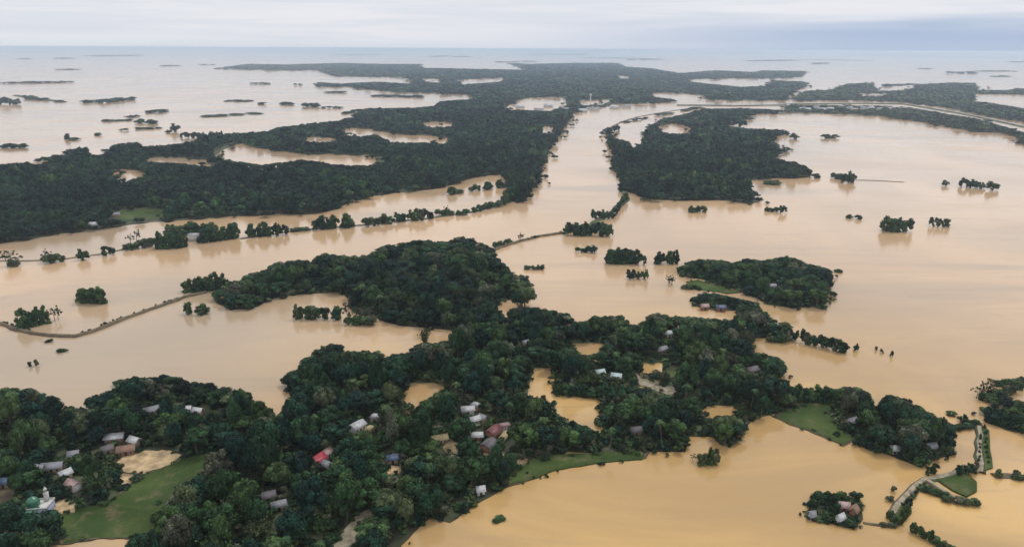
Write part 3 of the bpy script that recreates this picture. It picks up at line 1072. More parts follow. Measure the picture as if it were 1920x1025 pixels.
def build_planned():
    """every kind: the 300 that show largest are things, the rest of that kind one object"""
    def size(p):
        (kind, x, y, h, r, *_), k = p
        return math.sqrt(h * r) / math.hypot(math.hypot(x, y), CAM_H)
    spare = {'broad': [], 'shrub': []}
    n = {}
    for p in sorted(PLAN, key=size, reverse=True):
        kind = p[0][0]
        n[kind] = n.get(kind, 0) + 1
        if kind in spare and n[kind] > 300:
            spare[kind].append(p)
        else:
            build_tree(*p[0], **p[1])
    for kind, nm, lab in (('broad', 'distant_trees', 'the small trees standing in the far parts of the flood'),
                          ('shrub', 'distant_bushes', 'the tiny bushes dotted over the far water')):
        if spare[kind]:
            mass(nm, [(p[0][1], p[0][2], p[0][3], p[0][4]) for p in spare[kind]], lab, 'trees' if kind == 'broad' else 'bushes', 71, lambda d: LOWFAR, trunk=False)


# ------------------------------------------------------------------ buildings
HOUSE_PX = []          # (px, py, radius in px) kept free of crowns


def d_near(g):
    return math.hypot(float(g[0]), float(g[1]))


def house(px, py, w, l, h, rot, roof, wall, label, name='village_house', style='gable', rise=1.4, clear=1.0, z=0.3, detail=True, cat='house'):
    g = ground(px, py, h + rise * .5)
    root = link(name, None, None, (float(g[0]), float(g[1]), z), R(rot))
    tag(root, label, cat)
    if d_near(g) < 700:
        w, l = w * .83, l * .83
    W, L = w / 2, l / 2
    b = MB()
    b.box(-W, W, -L, L, -1.0, h)
    if style == 'gable':
        b.add([(-W, -L, h), (-W, L, h), (-W, 0, h + rise * .93), (W, -L, h), (W, L, h), (W, 0, h + rise * .93)], [(0, 2, 1), (3, 4, 5)])
    link('wall', b.mesh('wall', [M[wall]]), root)
    r = MB()
    e = 0.55
    th = 0.09
    if style == 'gable':
        k = rise / L
        for s in (-1, 1):
            y0, z0 = s * (L + e), h - e * k
            V = [(-W - e, y0, z0), (W + e, y0, z0), (W + e, 0, h + rise), (-W - e, 0, h + rise)]
            V += [(x, y, zz + th) for x, y, zz in V]
            r.add(V, None, [(0, 1, 2, 3), (4, 7, 6, 5), (0, 4, 5, 1), (1, 5, 6, 2), (2, 6, 7, 3), (3, 7, 4, 0)])
    elif style == 'hip':
        ix = max(0.2, W - L * .8)
        V = [(-W - e, -L - e, h), (W + e, -L - e, h), (W + e, L + e, h), (-W - e, L + e, h), (-ix, 0, h + rise), (ix, 0, h + rise)]
        r.add(V, [(0, 4, 3), (1, 2, 5)], [(0, 1, 5, 4), (2, 3, 4, 5), (0, 3, 2, 1)])
    elif style == 'shed':
        V = [(-W - e, -L - e, h), (W + e, -L - e, h), (W + e, L + e, h + rise), (-W - e, L + e, h + rise)]
        V += [(x, y, zz + th) for x, y, zz in V]
        r.add(V, None, [(3, 2, 1, 0), (4, 5, 6, 7), (0, 1, 5, 4), (1, 2, 6, 5), (2, 3, 7, 6), (3, 0, 4, 7)])
    else:
        r.box(-W - .2, W + .2, -L - .2, L + .2, h, h + .25)
        r.box(-W - .2, W + .2, -L - .2, -L, h + .25, h + .8)
        r.box(-W - .2, W + .2, L, L + .2, h + .25, h + .8)
        r.box(-W - .2, -W, -L, L, h + .25, h + .8)
        r.box(W, W + .2, -L, L, h + .25, h + .8)
    link('roof', r.mesh('roof', [M[roof]]), root)
    if detail:
        d = MB().box(-.5, .5, -L - .06, -L - .003, 0, 2.0)
        link('door', d.mesh('door', [M['dark_timber']]), root)
        for s in (-1, 1):
            if w > 6:
                f = link('window', MB().box(s * W * .6 - .55, s * W * .6 + .55, -L - .07, -L - .003, 1.0, 2.1).mesh('window', [M['white_wall']]), root)
                link('pane', MB().box(s * W * .6 - .42, s * W * .6 + .42, -L - .09, -L - .072, 1.12, 1.98).mesh('pane', [M['glass']]), f)
    d = math.hypot(math.hypot(*g), CAM_H)
    HOUSE_PX.append((px, py, max(w, l) * .55 * FOC / d * clear, float(g[0]), float(g[1])))
    return root


# west hamlet
house(214, 815, 9, 5.5, 3.0, 12, 'roof_white', 'brick_wall', 'white tin-roofed house above the brown sandy patch, larger roof of the pair')
house(252, 822, 6, 4.5, 2.8, -25, 'roof_white', 'mud_wall', 'small white-roofed house right of the larger white roof above the sandy patch')
house(236, 838, 8, 6, 2.6, 20, 'roof_rust', 'brick_wall', 'rust-roofed brick house directly behind the brown sandy patch')
house(200, 838, 5, 4, 2.6, 40, 'roof_dark', 'mud_wall', 'small dark-roofed hut left of the rust-roofed brick house')
house(348, 764, 5.5, 4, 2.6, 10, 'roof_white', 'mud_wall', 'left small white roof in the wood near the far shore')
house(371, 767, 5, 3.8, 2.6, -12, 'roof_white', 'mud_wall', 'right small white roof in the wood near the far shore')
house(283, 765, 8, 5, 2.6, 35, 'roof_grey', 'mud_wall', 'grey tin roof half hidden among dark trees near the far shore', clear=.8)
house(98, 870, 9, 5, 2.8, 12, 'roof_grey', 'mud_wall', 'long grey tin roof among trees behind the mosque', clear=.9)
house(74, 874, 5, 4, 2.6, -15, 'roof_grey', 'mud_wall', 'short grey roof at the left end of the long grey roof behind the mosque', clear=.8)
house(121, 884, 5, 4, 2.6, 55, 'roof_white', 'mud_wall', 'pale roof between the mosque and the long grey roof', clear=.8)
house(136, 904, 6.5, 4.5, 2.8, -30, 'roof_pink', 'white_wall', 'pinkish white roof right of and behind the mosque')
house(137, 848, 4.5, 3.5, 2.5, 20, 'roof_grey', 'mud_wall', 'tiny grey hut alone in trees above the hamlet behind the mosque', clear=.8)
house(9, 899, 5, 4, 2.6, 0, 'roof_blue', 'mud_wall', 'dark blue roof at the left picture edge above the bare yard')
# middle hamlet
house(669, 794, 8, 6, 3.2, 55, 'roof_white', 'white_wall', 'large white-roofed house alone in the middle of the wood')
house(704, 778, 5, 4, 2.8, -10, 'roof_white', 'mud_wall', 'small white roof just behind the large lone white-roofed house', style='hip')
house(693, 801, 5.5, 4, 2.6, 60, 'thatch', 'mud_wall', 'thatched ochre hut beside the large lone white-roofed house', style='hip')
house(593, 858, 8.5, 6, 3.0, 62, 'roof_red', 'white_wall', 'bright crimson tin-roofed house among the foreground trees', rise=2.0)
house(611, 845, 5.5, 4.5, 2.8, 62, 'roof_pink', 'white_wall', 'faded pink-grey roof behind the crimson roof', clear=.8)
house(614, 867, 5, 4, 2.6, -30, 'roof_grey', 'brick_wall', 'small grey roof in front of the crimson-roofed house', clear=.8)
house(500, 925, 7, 4.5, 2.8, 25, 'roof_dark', 'mud_wall', 'dark grey tin roof of the lower-left wood, left of its paler neighbour', clear=.85)
house(522, 942, 6, 3.4, 2.6, 25, 'roof_grey', 'mud_wall', 'narrow grey roof right of and before the dark grey roof', clear=.8)
house(735, 855, 5, 4, 2.6, 20, 'roof_blue', 'mud_wall', 'navy blue roof standing behind the ochre clearing', clear=.8)
house(877, 764, 7, 4.5, 2.8, 10, 'roof_white', 'white_wall', 'bright white roof, front left of the white group right of the square pond')
house(892, 756, 5, 4, 2.8, -35, 'roof_white', 'mud_wall', 'small white roof farthest back in the white group right of the square pond', style='hip')
house(890, 783, 5.5, 4, 2.8, 30, 'roof_white', 'mud_wall', 'white roof with green trees each side, front of the white group')
house(905, 780, 4.5, 4, 2.8, -40, 'roof_grey', 'mud_wall', 'small grey roof at the right of the white group')
house(892, 813, 7, 3.6, 2.6, 5, 'roof_white', 'brick_wall', 'narrow white roof left of the maroon roof')
house(924, 804, 8, 6, 3.4, 60, 'roof_maroon', 'brick_wall', 'maroon tin-roofed house in the middle hamlet', rise=1.8)
house(946, 795, 6, 4, 3.0, 20, 'roof_pink', 'white_wall', 'pale pink roof behind and right of the maroon roof', style='hip')
house(916, 829, 8, 6, 3.0, 60, 'roof_dark', 'brick_wall', 'dark roof before the maroon-roofed house')
house(944, 815, 7, 3, 2.4, 70, 'thatch', 'mud_wall', 'long thatched shed right of the maroon roof')
house(901, 914, 3.4, 3, 2.5, 15, 'roof_white', 'white_wall', 'tiny white hut among trees by the near shore', clear=1.0, name='hut')
house(824, 818, 8, 5, 2.6, 20, 'thatch', 'mud_wall', 'grey-brown thatched roof behind the ochre yard', clear=.8)
# north-east hamlet
house(1254, 622, 8, 5, 2.8, 4, 'roof_white', 'white_wall', 'bright white roof high in the wood near the far water')
house(1240, 652, 8, 6, 2.6, 25, 'roof_grey', 'mud_wall', 'slate grey roof in trees in front of the bright white roof', clear=.7)
house(1156, 702, 6, 5, 2.8, -15, 'roof_teal', 'mud_wall', 'pale teal roof, right of the pair above the long pond')
house(1125, 695, 5.5, 4, 2.8, 20, 'roof_teal', 'mud_wall', 'pale teal roof, left of the pair above the long pond')
house(985, 640, 5, 4, 2.6, 35, 'roof_grey', 'mud_wall', 'small grey roof where the wood narrows', clear=.8)
house(1192, 803, 6, 4, 2.6, 15, 'roof_dark', 'mud_wall', 'dark tin roof in the trees behind the grassy shore', clear=.8)
house(1321, 572, 6, 4, 2.6, 10, 'roof_pink', 'brick_wall', 'pinkish roof on the low islet before the eastern wood')
house(1352, 574, 7, 4, 2.8, -12, 'roof_blue', 'brick_wall', 'dark blue roof on the low islet before the eastern wood')
house(1447, 534, 7, 4, 2.8, 5, 'roof_grey', 'mud_wall', 'pale grey roof deep inside the eastern island wood', clear=.8)
house(1410, 690, 8, 6, 2.6, 25, 'roof_dark', 'brick_wall', 'dark roof beside the pale clearing near the eastern shore', clear=.8)
house(1597, 786, 6, 4.4, 2.8, 25, 'roof_grey', 'mud_wall', 'grey tin roof at the right end of the grass bank')
house(1678, 838, 3.6, 3.0, 2.6, -10, 'roof_white', 'white_wall', 'small white roof at the foot of the big dark wood on the right')
house(1746, 833, 5, 3.6, 2.6, 15, 'roof_grey', 'mud_wall', 'grey roof in the right-hand wood by the lane', clear=.8)
# island homestead
house(1576, 966, 3.2, 2.7, 2.4, 30, 'roof_white', 'white_wall', 'white roof on the small square islet, nearest the water', clear=1.2)
house(1583, 944, 4.2, 2.6, 2.6, -10, 'roof_pink', 'brick_wall', 'pink roof at the back of the small square islet', clear=1.1)
house(1602, 952, 4.2, 3.0, 2.4, 50, 'roof_rust', 'brick_wall', 'rusty brown roof on the right of the small square islet', clear=1.0)
house(1523, 961, 2.3, 2.1, 2.0, 10, 'roof_grey', 'white_wall', 'tiny grey hut on the left corner of the small square islet', name='hut')
land('sandy_ground', [(1774, 931), (1790, 930), (1812, 937), (1834, 944), (1826, 950), (1800, 944), (1780, 940)], (), 0.95, 'sand', 0, 54)
# mosque
g = ground(80, 948, 3.0)
ms = link('mosque', None, None, (float(g[0]), float(g[1]), 0.3), R(8))
ms.scale = (.72, .72, .72)
tag(ms, 'pale blue village mosque with a green dome and a white minaret', 'mosque')
link('wall', MB().box(-6.5, 4.0, -4.5, 4.5, -1, 4.6).mesh('wall', [M['blue_wall']]), ms)
rf = MB()
rf.box(-6.8, 4.3, -4.8, 4.8, 4.6, 4.85)
for x0, x1, y0, y1 in ((-6.8, 4.3, -4.8, -4.5), (-6.8, 4.3, 4.5, 4.8), (-6.8, -6.5, -4.5, 4.5), (4.0, 4.3, -4.5, 4.5)):
    rf.box(x0, x1, y0, y1, 4.85, 5.6)
link('parapet', rf.mesh('parapet', [M['white_wall']]), ms)
dm = MB().lathe([(3.1, 4.85), (3.1, 5.7), (3.35, 6.4), (3.3, 7.3), (2.9, 8.2), (2.2, 9.0), (1.2, 9.7), (.35, 10.1), (.12, 10.5), (.1, 11.1), (0, 11.2)], 24, cx=-4.2, cy=-.5)
link('dome', dm.mesh('dome', [M['green_dome']], smooth=True), ms)
mn = MB().box(0.2, 2.0, 2.2, 4.0, 4.85, 9.5)
mn.box(0.0, 2.2, 2.0, 4.2, 9.5, 9.8)
mn.lathe([(.75, 9.8), (.75, 11.4), (.95, 11.45), (.85, 12.0), (.5, 12.7), (.1, 13.2), (0.0, 14.0)], 12, cx=1.1, cy=3.1)
link('minaret', mn.mesh('minaret', [M['white_wall']]), ms)
link('door', MB().box(-.9, .9, -4.56, -4.503, 0, 2.6).mesh('door', [M['dark_timber']]), ms)
for x in (-4.8, -2.8, 2.4):
    f = link('window', MB().box(x - .6, x + .6, -4.57, -4.503, 1.2, 3.0).mesh('window', [M['white_wall']]), ms)
    link('pane', MB().box(x - .45, x + .45, -4.60, -4.573, 1.35, 2.85).mesh('pane', [M['glass']]), f)
for q in ((80, 945), (52, 940), (66, 928), (66, 918)):
    HOUSE_PX.append((*q, 10, float(g[0]), float(g[1])))
house(50, 958, 8, 5, 3.2, 8, 'green_dome', 'white_wall', 'green-roofed hall in front of the mosque dome', name='hall', style='flat', cat='hall', detail=True, clear=.8)

# left-bank houses across the river
house(175, 418, 13, 7, 4.0, 0, 'roof_white', 'white_wall', 'white roof alone against the dark wood left of the river', clear=1.3, detail=False)
house(363, 439, 9, 7, 5.0, 0, 'roof_white', 'white_wall', 'white house on the flooded tree islet along the far river bank', clear=1.3, style='flat', detail=False)
house(412, 436, 9, 6, 3.0, 15, 'roof_grey', 'white_wall', 'grey-blue roof right of the white house on the flooded islet', clear=1.0, detail=False)
house(213, 400, 11, 7, 3.0, 20, 'roof_grey', 'mud_wall', 'grey roof at the left end of the olive clearing', clear=1.0, detail=False)
# far roadside and clearing houses
frng = random.Random(5)
for i, (px, py, rf_) in enumerate([(975, 198, 'roof_white'), (1010, 204, 'roof_grey'), (1028, 196, 'roof_white'), (1060, 203, 'roof_grey'), (1092, 205, 'roof_white'),
                                   (1115, 202, 'roof_grey'), (1152, 199, 'roof_white'), (1175, 197, 'roof_grey')]):
    house(px, py, 26, 14, 6, frng.uniform(-15, 15), rf_, 'white_wall', 'pale building in the far waterside town at the river bend, number' if False else
          ['long white shed at the left end of the far river-bend town', 'low grey shed near the left of the far river-bend town',
           'white shed beside the pale flooded clearing in the far town', 'grey shed at the right end of the pale clearing in the far town',
           'white shed on the river bank left of the white tower', 'grey building just below the far white tower',
           'white building right of the far white tower', 'grey building farthest right in the far river-bend town'][i], name='warehouse', cat='building', detail=False, z=.3, rise=3)
for i in range(14):
    px = 1500 + i * 15 + frng.uniform(-4, 4)
    lab = 'low grey and white roadside building behind the far right-hand embankment road'
    h_ = house(px, 201 + frng.uniform(-1.5, 3), 18, 12, 6, frng.uniform(-20, 20), frng.choice(['roof_white', 'roof_grey', 'roof_grey', 'roof_pink']), 'white_wall', lab, name='roadside_building', cat='building', detail=False, rise=3)
    h_['group'] = 'roadside buildings along the far road'
    h_['label'] = 'small building in the row along the far road right of the bridge'
# white tower in the far town
g = ground(1107, 190)
tw = link('white_tower', None, None, (float(g[0]), float(g[1]), 0))
tw.scale = (.6, .6, .6)
tag(tw, 'slender white tower rising over the far town at the river bend', 'tower')
link('shaft', MB().lathe([(4.5, 0), (3.6, 4), (3.0, 28), (3.0, 30)], 12).mesh('shaft', [M['white_wall']]), tw)
link('tank', MB().lathe([(3.0, 30), (6.5, 33), (6.8, 38), (5.0, 41), (0, 42)], 14).mesh('tank', [M['white_wall']]), tw)
# bridge at the far gap
ga, gb = ground(1466, 196, 3), ground(1492, 194, 3)
mid = (ga + gb) / 2
dv = gb - ga
L_ = float(np.hypot(*dv))
br = link('bridge', None, None, (float(mid[0]), float(mid[1]), 0), math.atan2(dv[1], dv[0]))
tag(br, 'short pale bridge carrying the far road over a channel', 'bridge')
link('deck', MB().box(-L_ / 2, L_ / 2, -6, 6, 3.2, 4.4).mesh('deck', [M['concrete']]), br)
for s in (-1, 1):
    link('railing', MB().box(-L_ / 2, L_ / 2, s * 6 - .2, s * 6 + .2, 4.4, 5.5).mesh('railing', [M['concrete']]), br)
for k in (-.25, .25):
    link('pier', MB().box(L_ * k - .8, L_ * k + .8, -5, 5, -3, 3.2).mesh('pier', [M['concrete']]), br)

# ------------------------------------------------------------------ filling the woods
HP = np.array([(a, b, c) for a, b, c, *_ in HOUSE_PX])
HW = np.array([(d, e) for *_, d, e in HOUSE_PX])


def sample_wood(outer, holes, seed, spacing, hrange, d0, d1, clear=(), feather=0.0, glade=0.0):
    """jittered trees whose foot and top both lie in the outline seen in the photograph"""
    rng = np.random.default_rng(seed)
    out = []
    xs = [p[0] for p in outer]
    lo = (min(xs) - 960) / FOC * 1.0
    hi = (max(xs) - 960) / FOC * 1.0
    edges = [d0]
    while edges[-1] < d1:
        edges.append(edges[-1] * 1.16)
    for a, c in zip(edges[:-1], edges[1:]):
        dm_ = (a + c) / 2
        s = spacing(dm_)
        ys = np.arange(a, c, s)
        x0 = (lo * a * .9 if lo > 0 else lo * c * 1.35) - 60
        x1 = (hi * c * 1.35 if hi > 0 else hi * a * .9) + 60
        xs_ = np.arange(x0, x1, s)
        X, Y = np.meshgrid(xs_, ys)
        X = (X + rng.uniform(-.48, .48, X.shape) * s).ravel()
        Y = (Y + rng.uniform(-.48, .48, Y.shape) * s).ravel()
        H = rng.uniform(*hrange, X.shape) * rng.choice([.6, .8, 1, 1, 1.1, 1.38], X.shape)
        bx, by, dd = project(X, Y, np.zeros_like(X))
        # feathered margin and glades
        fr = rng.normal(size=X.shape) * feather
        bx, by = bx + fr * 5.0, by + rng.normal(size=X.shape) * feather * 1.6
        ok = inside(outer, bx, by)
        if glade:
            gl = (np.sin(X * .011 + 2.0 * np.sin(Y * .0047 + 1.0)) * np.sin(Y * .0083 + 1.5 * np.sin(X * .0061)) + .45 * np.sin(X * .037 + Y * .029) * np.sin(Y * .031 - X * .013))
            ok &= ~((gl > glade) & (rng.uniform(size=X.shape) < .85))
        for q in holes:
            ok &= ~inside(q, bx, by)
        for q in clear:
            ok &= ~inside(q, bx, by)
        X, Y, H, bx, by = X[ok], Y[ok], H[ok], bx[ok], by[ok]
        if not len(X):
            continue
        good = np.zeros(len(X), bool)
        Hf = H.copy()
        for f in (1.0, .72, .5, .34):
            z = H * f * .96
            tx, ty, _ = project(X, Y, z)
            g_ = inside(outer, tx, ty)
            for q in list(holes) + list(clear):
                g_ &= ~inside(q, tx, ty)
                mx, my, _ = project(X, Y, z * .5)
                g_ &= ~inside(q, mx, my)
            new = g_ & ~good
            Hf[new] = H[new] * f
            good |= g_
        X, Y, H = X[good], Y[good], Hf[good]
        for x, y, h in zip(X, Y, H):
            out.append((x, y, h, s * rng.uniform(.55, .82) * min(1.0, .45 + h / 18)))
    return out


def clear_houses(trees):
    res = []
    for t in trees:
        x, y, h, r = t[:4]
        if len(HW):
            if (np.hypot(HW[:, 0] - x, HW[:, 1] - y) < r * .42 + 2.8).any():
                continue
            cx, cy, d = project(x, y, h * .62)
            rx = r * FOC / d
            ry = h * .45 * FOC / d
            q = ((HP[:, 0] - cx) / (rx + HP[:, 2] * .12)) ** 2 + ((HP[:, 1] - cy) / (ry + HP[:, 2] * .0)) ** 2
            if (q < 1).any():
                continue
        res.append(t)
    return res


def mass(name, trees, label, cat, seed, kinds, trunk=True, hues=None):
    """a wood too dense to count, as one object"""
    rng = np.random.default_rng(seed)
    b = MB()
    for t in trees:
        x, y, h, r = t[:4]
        d = math.hypot(x, y)
        V, T, Q, tt, tq = kinds(d)[rng.integers(0, 5)]
        a = rng.uniform(0, 6.283)
        ca, sa = math.cos(a), math.sin(a)
        S = np.empty_like(V)
        S[:, 0] = (V[:, 0] * ca - V[:, 1] * sa) * r / 6 + x
        S[:, 1] = (V[:, 0] * sa + V[:, 1] * ca) * r / 6 + y
        S[:, 2] = V[:, 2] * h / 12
        u = rng.uniform(.78, 1.22)
        stand = math.sin(x * .021 + 1.3 * math.sin(y * .013)) * math.sin(y * .017 + x * .006)
        u *= 1 + .16 * stand
        hue = float(np.clip((rng.beta(1.35, 1.7) if hues is None else hues(rng)) + .14 * stand, 0, 1))
        b.add(S, T, Q, tt * u, tq * u, hue)
        if trunk and d < 1500:
            w = .3
            b.add([(x - w, y, -.6), (x, y - w, -.6), (x + w, y, -.6), (x, y + w, -.6), (x - w, y, h * .5), (x, y - w, h * .5), (x + w, y, h * .5), (x, y + w, h * .5)],
                  None, [(0, 1, 5, 4), (1, 2, 6, 5), (2, 3, 7, 6), (3, 0, 4, 7)], mat=1)
    o = link(name, b.mesh(name, [M['leaf_mass'], M['bark']], attrs=True))
    tag(o, label, cat, kind='stuff')
    return o


def lod(d):
    return MIDNEAR if d < 620 else MID if d < 1250 else FARC if d < 2400 else FAR2


sp_near = lambda d: min(11.0, max(8.6, d * .02))
sp_far = lambda d: max(9.5, d * .0085)
OPENINGS = [grow(POND_A, 1.14), grow(POND_B, 1.3), grow(POND_C, 1.15), grow(POND_D, 1.3), grow(POND_E, 1.35), grow(PATH_A, 1.25), grow(GAP_NW, 1.2), BOTTOM_POND]
LEFT_OPEN = [grow(h_, 1.10) for h_ in LEFT_HOLES]
centre = clear_houses(sample_wood(LAND_CENTRE, OPENINGS, 11, sp_near, (9, 15), 195, 1050, clear=CENTRE_CLEAR, feather=.8))
east = clear_houses(sample_wood(LAND_EAST, (), 12, lambda d: 9.0, (9, 14), 450, 800))
east_b = clear_houses(sample_wood(LAND_EAST_B, (), 13, lambda d: 6.0, (4, 7), 400, 700))
se = clear_houses(sample_wood(LAND_SE, (), 14, lambda d: 4.2, (3.0, 5.0), 200, 330))
ne = clear_houses(sample_wood(LAND_NE, (), 15, lambda d: 8.0, (4, 8), 280, 470))
left = clear_houses(sample_wood(LAND_LEFT, LEFT_OPEN, 16, sp_far, (8, 14), 600, 9000, clear=(LEFT_FIELD,), feather=1.0, glade=.92))
right = clear_houses(sample_wood(LAND_RIGHT, RIGHT_HOLES, 17, sp_far, (8, 14), 700, 3200, feather=1.0, glade=.98))
far_right = clear_houses(sample_wood(LAND_FAR_RIGHT, FAR_RIGHT_HOLES, 18, sp_far, (7, 12), 1500, 6000, feather=.7, glade=1.0))
finger = sample_wood(LAND_FINGER, (), 19, sp_far, (8, 11), 1500, 6000)
strip = clear_houses(sample_wood(LAND_STRIP, (), 20, sp_far, (6, 11), 1300, 3800, feather=.7))

# landmarks that tell one stand of near trees from another
PLACES = [
    (60, 760, 'along the far shore at the left edge of the picture'), (60, 830, 'in the dense wood at the left edge above the mosque hamlet'),
    (100, 900, 'around the grey roofs behind the mosque'), (40, 990, 'at the bottom left corner before the mosque'),
    (190, 915, 'on the left side of the green field'), (220, 800, 'around the white-roofed houses above the sandy patch'),
    (330, 740, 'along the shore above the left hamlet'), (390, 820, 'behind the upper end of the green field'),
    (360, 960, 'along the right side of the green field'), (500, 800, 'in the wood between the left bay and the green field'),
    (520, 930, 'around the dark grey roofs of the lower-left wood'), (600, 855, 'around the crimson roof'),
    (640, 720, 'on the rounded wooded shore right of the left bay'), (680, 795, 'around the lone large white roof'),
    (600, 1010, 'at the bottom edge left of the pale road'), (760, 960, 'between the pale road and the near shore'),
    (740, 870, 'around the small ochre clearing'), (800, 690, 'above the square tan pond'), (860, 750, 'between the square pond and the white roofs'),
    (920, 830, 'around the maroon roof'), (890, 920, 'on the near shore left of the open tan water'),
    (960, 700, 'left of the long tan pond'), (1060, 830, 'along the grassy shore below the long pond'), (1130, 715, 'between the long pond and the far water'),
    (1220, 780, 'right of the long tan pond above the grassy shore'), (1350, 730, 'around the pale clearings near the eastern shore'),
    (1490, 730, 'behind the eastern grass bank'), (1610, 770, 'around the grey roof by the eastern grass bank'),
    (1700, 800, 'in the big dark wood left of the lane'), (1900, 770, 'in the wood at the right edge by the lane'),
    (960, 620, 'at the narrow neck of the wood'), (1240, 640, 'around the bright white roof by the far water'),
    (1440, 610, 'on the narrow tongue reaching into the eastern water'), (700, 500, 'in the rounded central wood by the dike'),
]
PX = np.array([(p[0], p[1]) for p in PLACES], float)
LOOK = {'spread': ('wide spreading dark tree', 'wide spreading green tree', 'wide spreading olive tree'),
        'broad': ('rounded dark green tree', 'broad mid-green tree', 'pale olive broadleaf tree'),
        'tall': ('upright dark green tree', 'upright mid-green tree', 'upright olive tree'),
        'palm': ('slender palm tree', 'slender palm tree', 'slender palm tree'),
        'bamboo': ('feathery bamboo clump', 'feathery bamboo clump', 'feathery pale bamboo clump'),
        'bare': ('nearly leafless grey tree', 'nearly leafless grey tree', 'nearly leafless grey tree'),
        'shrub': ('low dark bush', 'low green bush', 'low olive bush')}


def look(kind, hue):
    return LOOK[kind][0 if hue < .38 else 1 if hue < .76 else 2]


trng = np.random.default_rng(5)
cand = []
for src in (centre, ne):
    for t in src:
        bx, by, d = project(t[0], t[1], 0.0)
        tx, ty, _ = project(t[0], t[1], t[2])
        if -10 < bx < 1930 and ty < 1030:
            cand.append((d / (t[3] + t[2] * .3), t, float(bx), float(by)))
cand.sort(key=lambda q: q[0])
N_IND = 370
COUNT = {}
chosen = set()
for _, t, bx, by in cand[:N_IND]:
    u = trng.uniform()
    kind = 'broad' if u < .45 else 'tall' if u < .66 else 'spread' if u < .79 else 'bamboo' if u < .89 else 'palm' if u < .965 else 'bare'
    if t[2] < 6.5 and kind not in ('bamboo',):
        kind = 'shrub'
    hue = float(np.clip(trng.beta(1.1, 1.5), 0, 1))
    if kind == 'bamboo':
        hue = float(trng.uniform(.55, .9))
    if kind == 'palm':
        hue = float(trng.uniform(.4, .8))
    if kind == 'bare':
        hue = .93
    r = t[3] * {'broad': 1.0, 'spread': 1.15, 'tall': .68, 'palm': .62, 'bamboo': .75, 'bare': .8, 'shrub': 1.0}[kind]
    h = t[2] * {'broad': 1.0, 'spread': .95, 'tall': 1.15, 'palm': 1.0, 'bamboo': .85, 'bare': .9, 'shrub': .85}[kind]
    k = int(((PX[:, 0] - bx) ** 2 + (1.6 * (PX[:, 1] - by)) ** 2).argmin())
    lab = look(kind, hue) + ' ' + PLACES[k][2]
    plant_tree(kind, float(t[0]), float(t[1]), float(h), float(r), hue, lab, look(kind, hue) + 's ' + PLACES[k][2])
    chosen.add(id(t))
rest = [t for t in centre + ne if id(t) not in chosen]
mass('wood', rest, 'the rest of the dark green wood covering the central flooded peninsula', 'wood', 31, lod)
erng = random.Random(31)
for lst, pl, hl, th_ in ((left, LAND_LEFT, LEFT_HOLES, 9.0), (right, LAND_RIGHT, RIGHT_HOLES, 9.0), (far_right, LAND_FAR_RIGHT, FAR_RIGHT_HOLES, 7.0), (strip, LAND_STRIP, (), 6.0)):
    for lp in [land_loop(pl, th_, False, 1, 2.6)] + [land_loop(h_, th_, True, 8 + k_, 2.6) for k_, h_ in enumerate(hl)]:
        for i in range(len(lp)):
            a_, c_ = np.array(lp[i]), np.array(lp[(i + 1) % len(lp)])
            dd_ = float(np.hypot(*a_))
            st = max(6.0, dd_ * .006)
            n_ = max(1, int(np.hypot(*(c_ - a_)) / st))
            if n_ > 120 or dd_ > 4500:
                continue
            for j in range(n_):
                if erng.random() < .5:
                    sg = max(5.0, dd_ * .006)
                    q = a_ + (c_ - a_) * (j + erng.random()) / n_ + np.array([erng.gauss(0, sg), erng.gauss(0, sg)])
                    hb = erng.uniform(2.0, 7.5)
                    lst.append((float(q[0]), float(q[1]), hb, hb * erng.uniform(.5, .9) * (1 + dd_ / 4000)))
mass('wood', left, 'vast dark wood left of the river reaching back to the far shore', 'wood', 32, lod, hues=lambda r: r.beta(1.2, 3.8))  # hues held at the bluish end: haze tint put into the leaf colour
mass('wood', right, 'dark wood on the island right of the river', 'wood', 33, lod, hues=lambda r: r.beta(1.2, 3.8))  # same bluish leaf hues, distance haze carried in the colour
mass('wood', far_right + finger, 'far bluish wood behind the right-hand embankment road', 'wood', 34, lod)
mass('wood', strip, 'thin belt of trees in front of the right-hand embankment road', 'wood', 35, lod)
EAST_LAB = {True: 0}
for t in east + east_b + se:
    hue = float(trng.beta(1.5, 2.4))
    bx, by, d = project(t[0], t[1], 0.0)
    where = 'on the small square islet at lower right' if bx > 1480 and by > 800 else 'on the wooded island in the eastern water' if by < 582 and bx > 1265 and t[2] > 7.2 else 'around the two roofs on the low islet before the eastern wood'
    kind = ('broad' if trng.uniform() < .6 else 'spread' if trng.uniform() < .5 else 'tall') if t[2] > 5.5 else 'shrub'
    lk = look(kind, hue)
    plant_tree(kind, float(t[0]), float(t[1]), float(t[2]), float(t[3]), hue, lk + ' ' + where, lk + ' ' + where, parts=False)

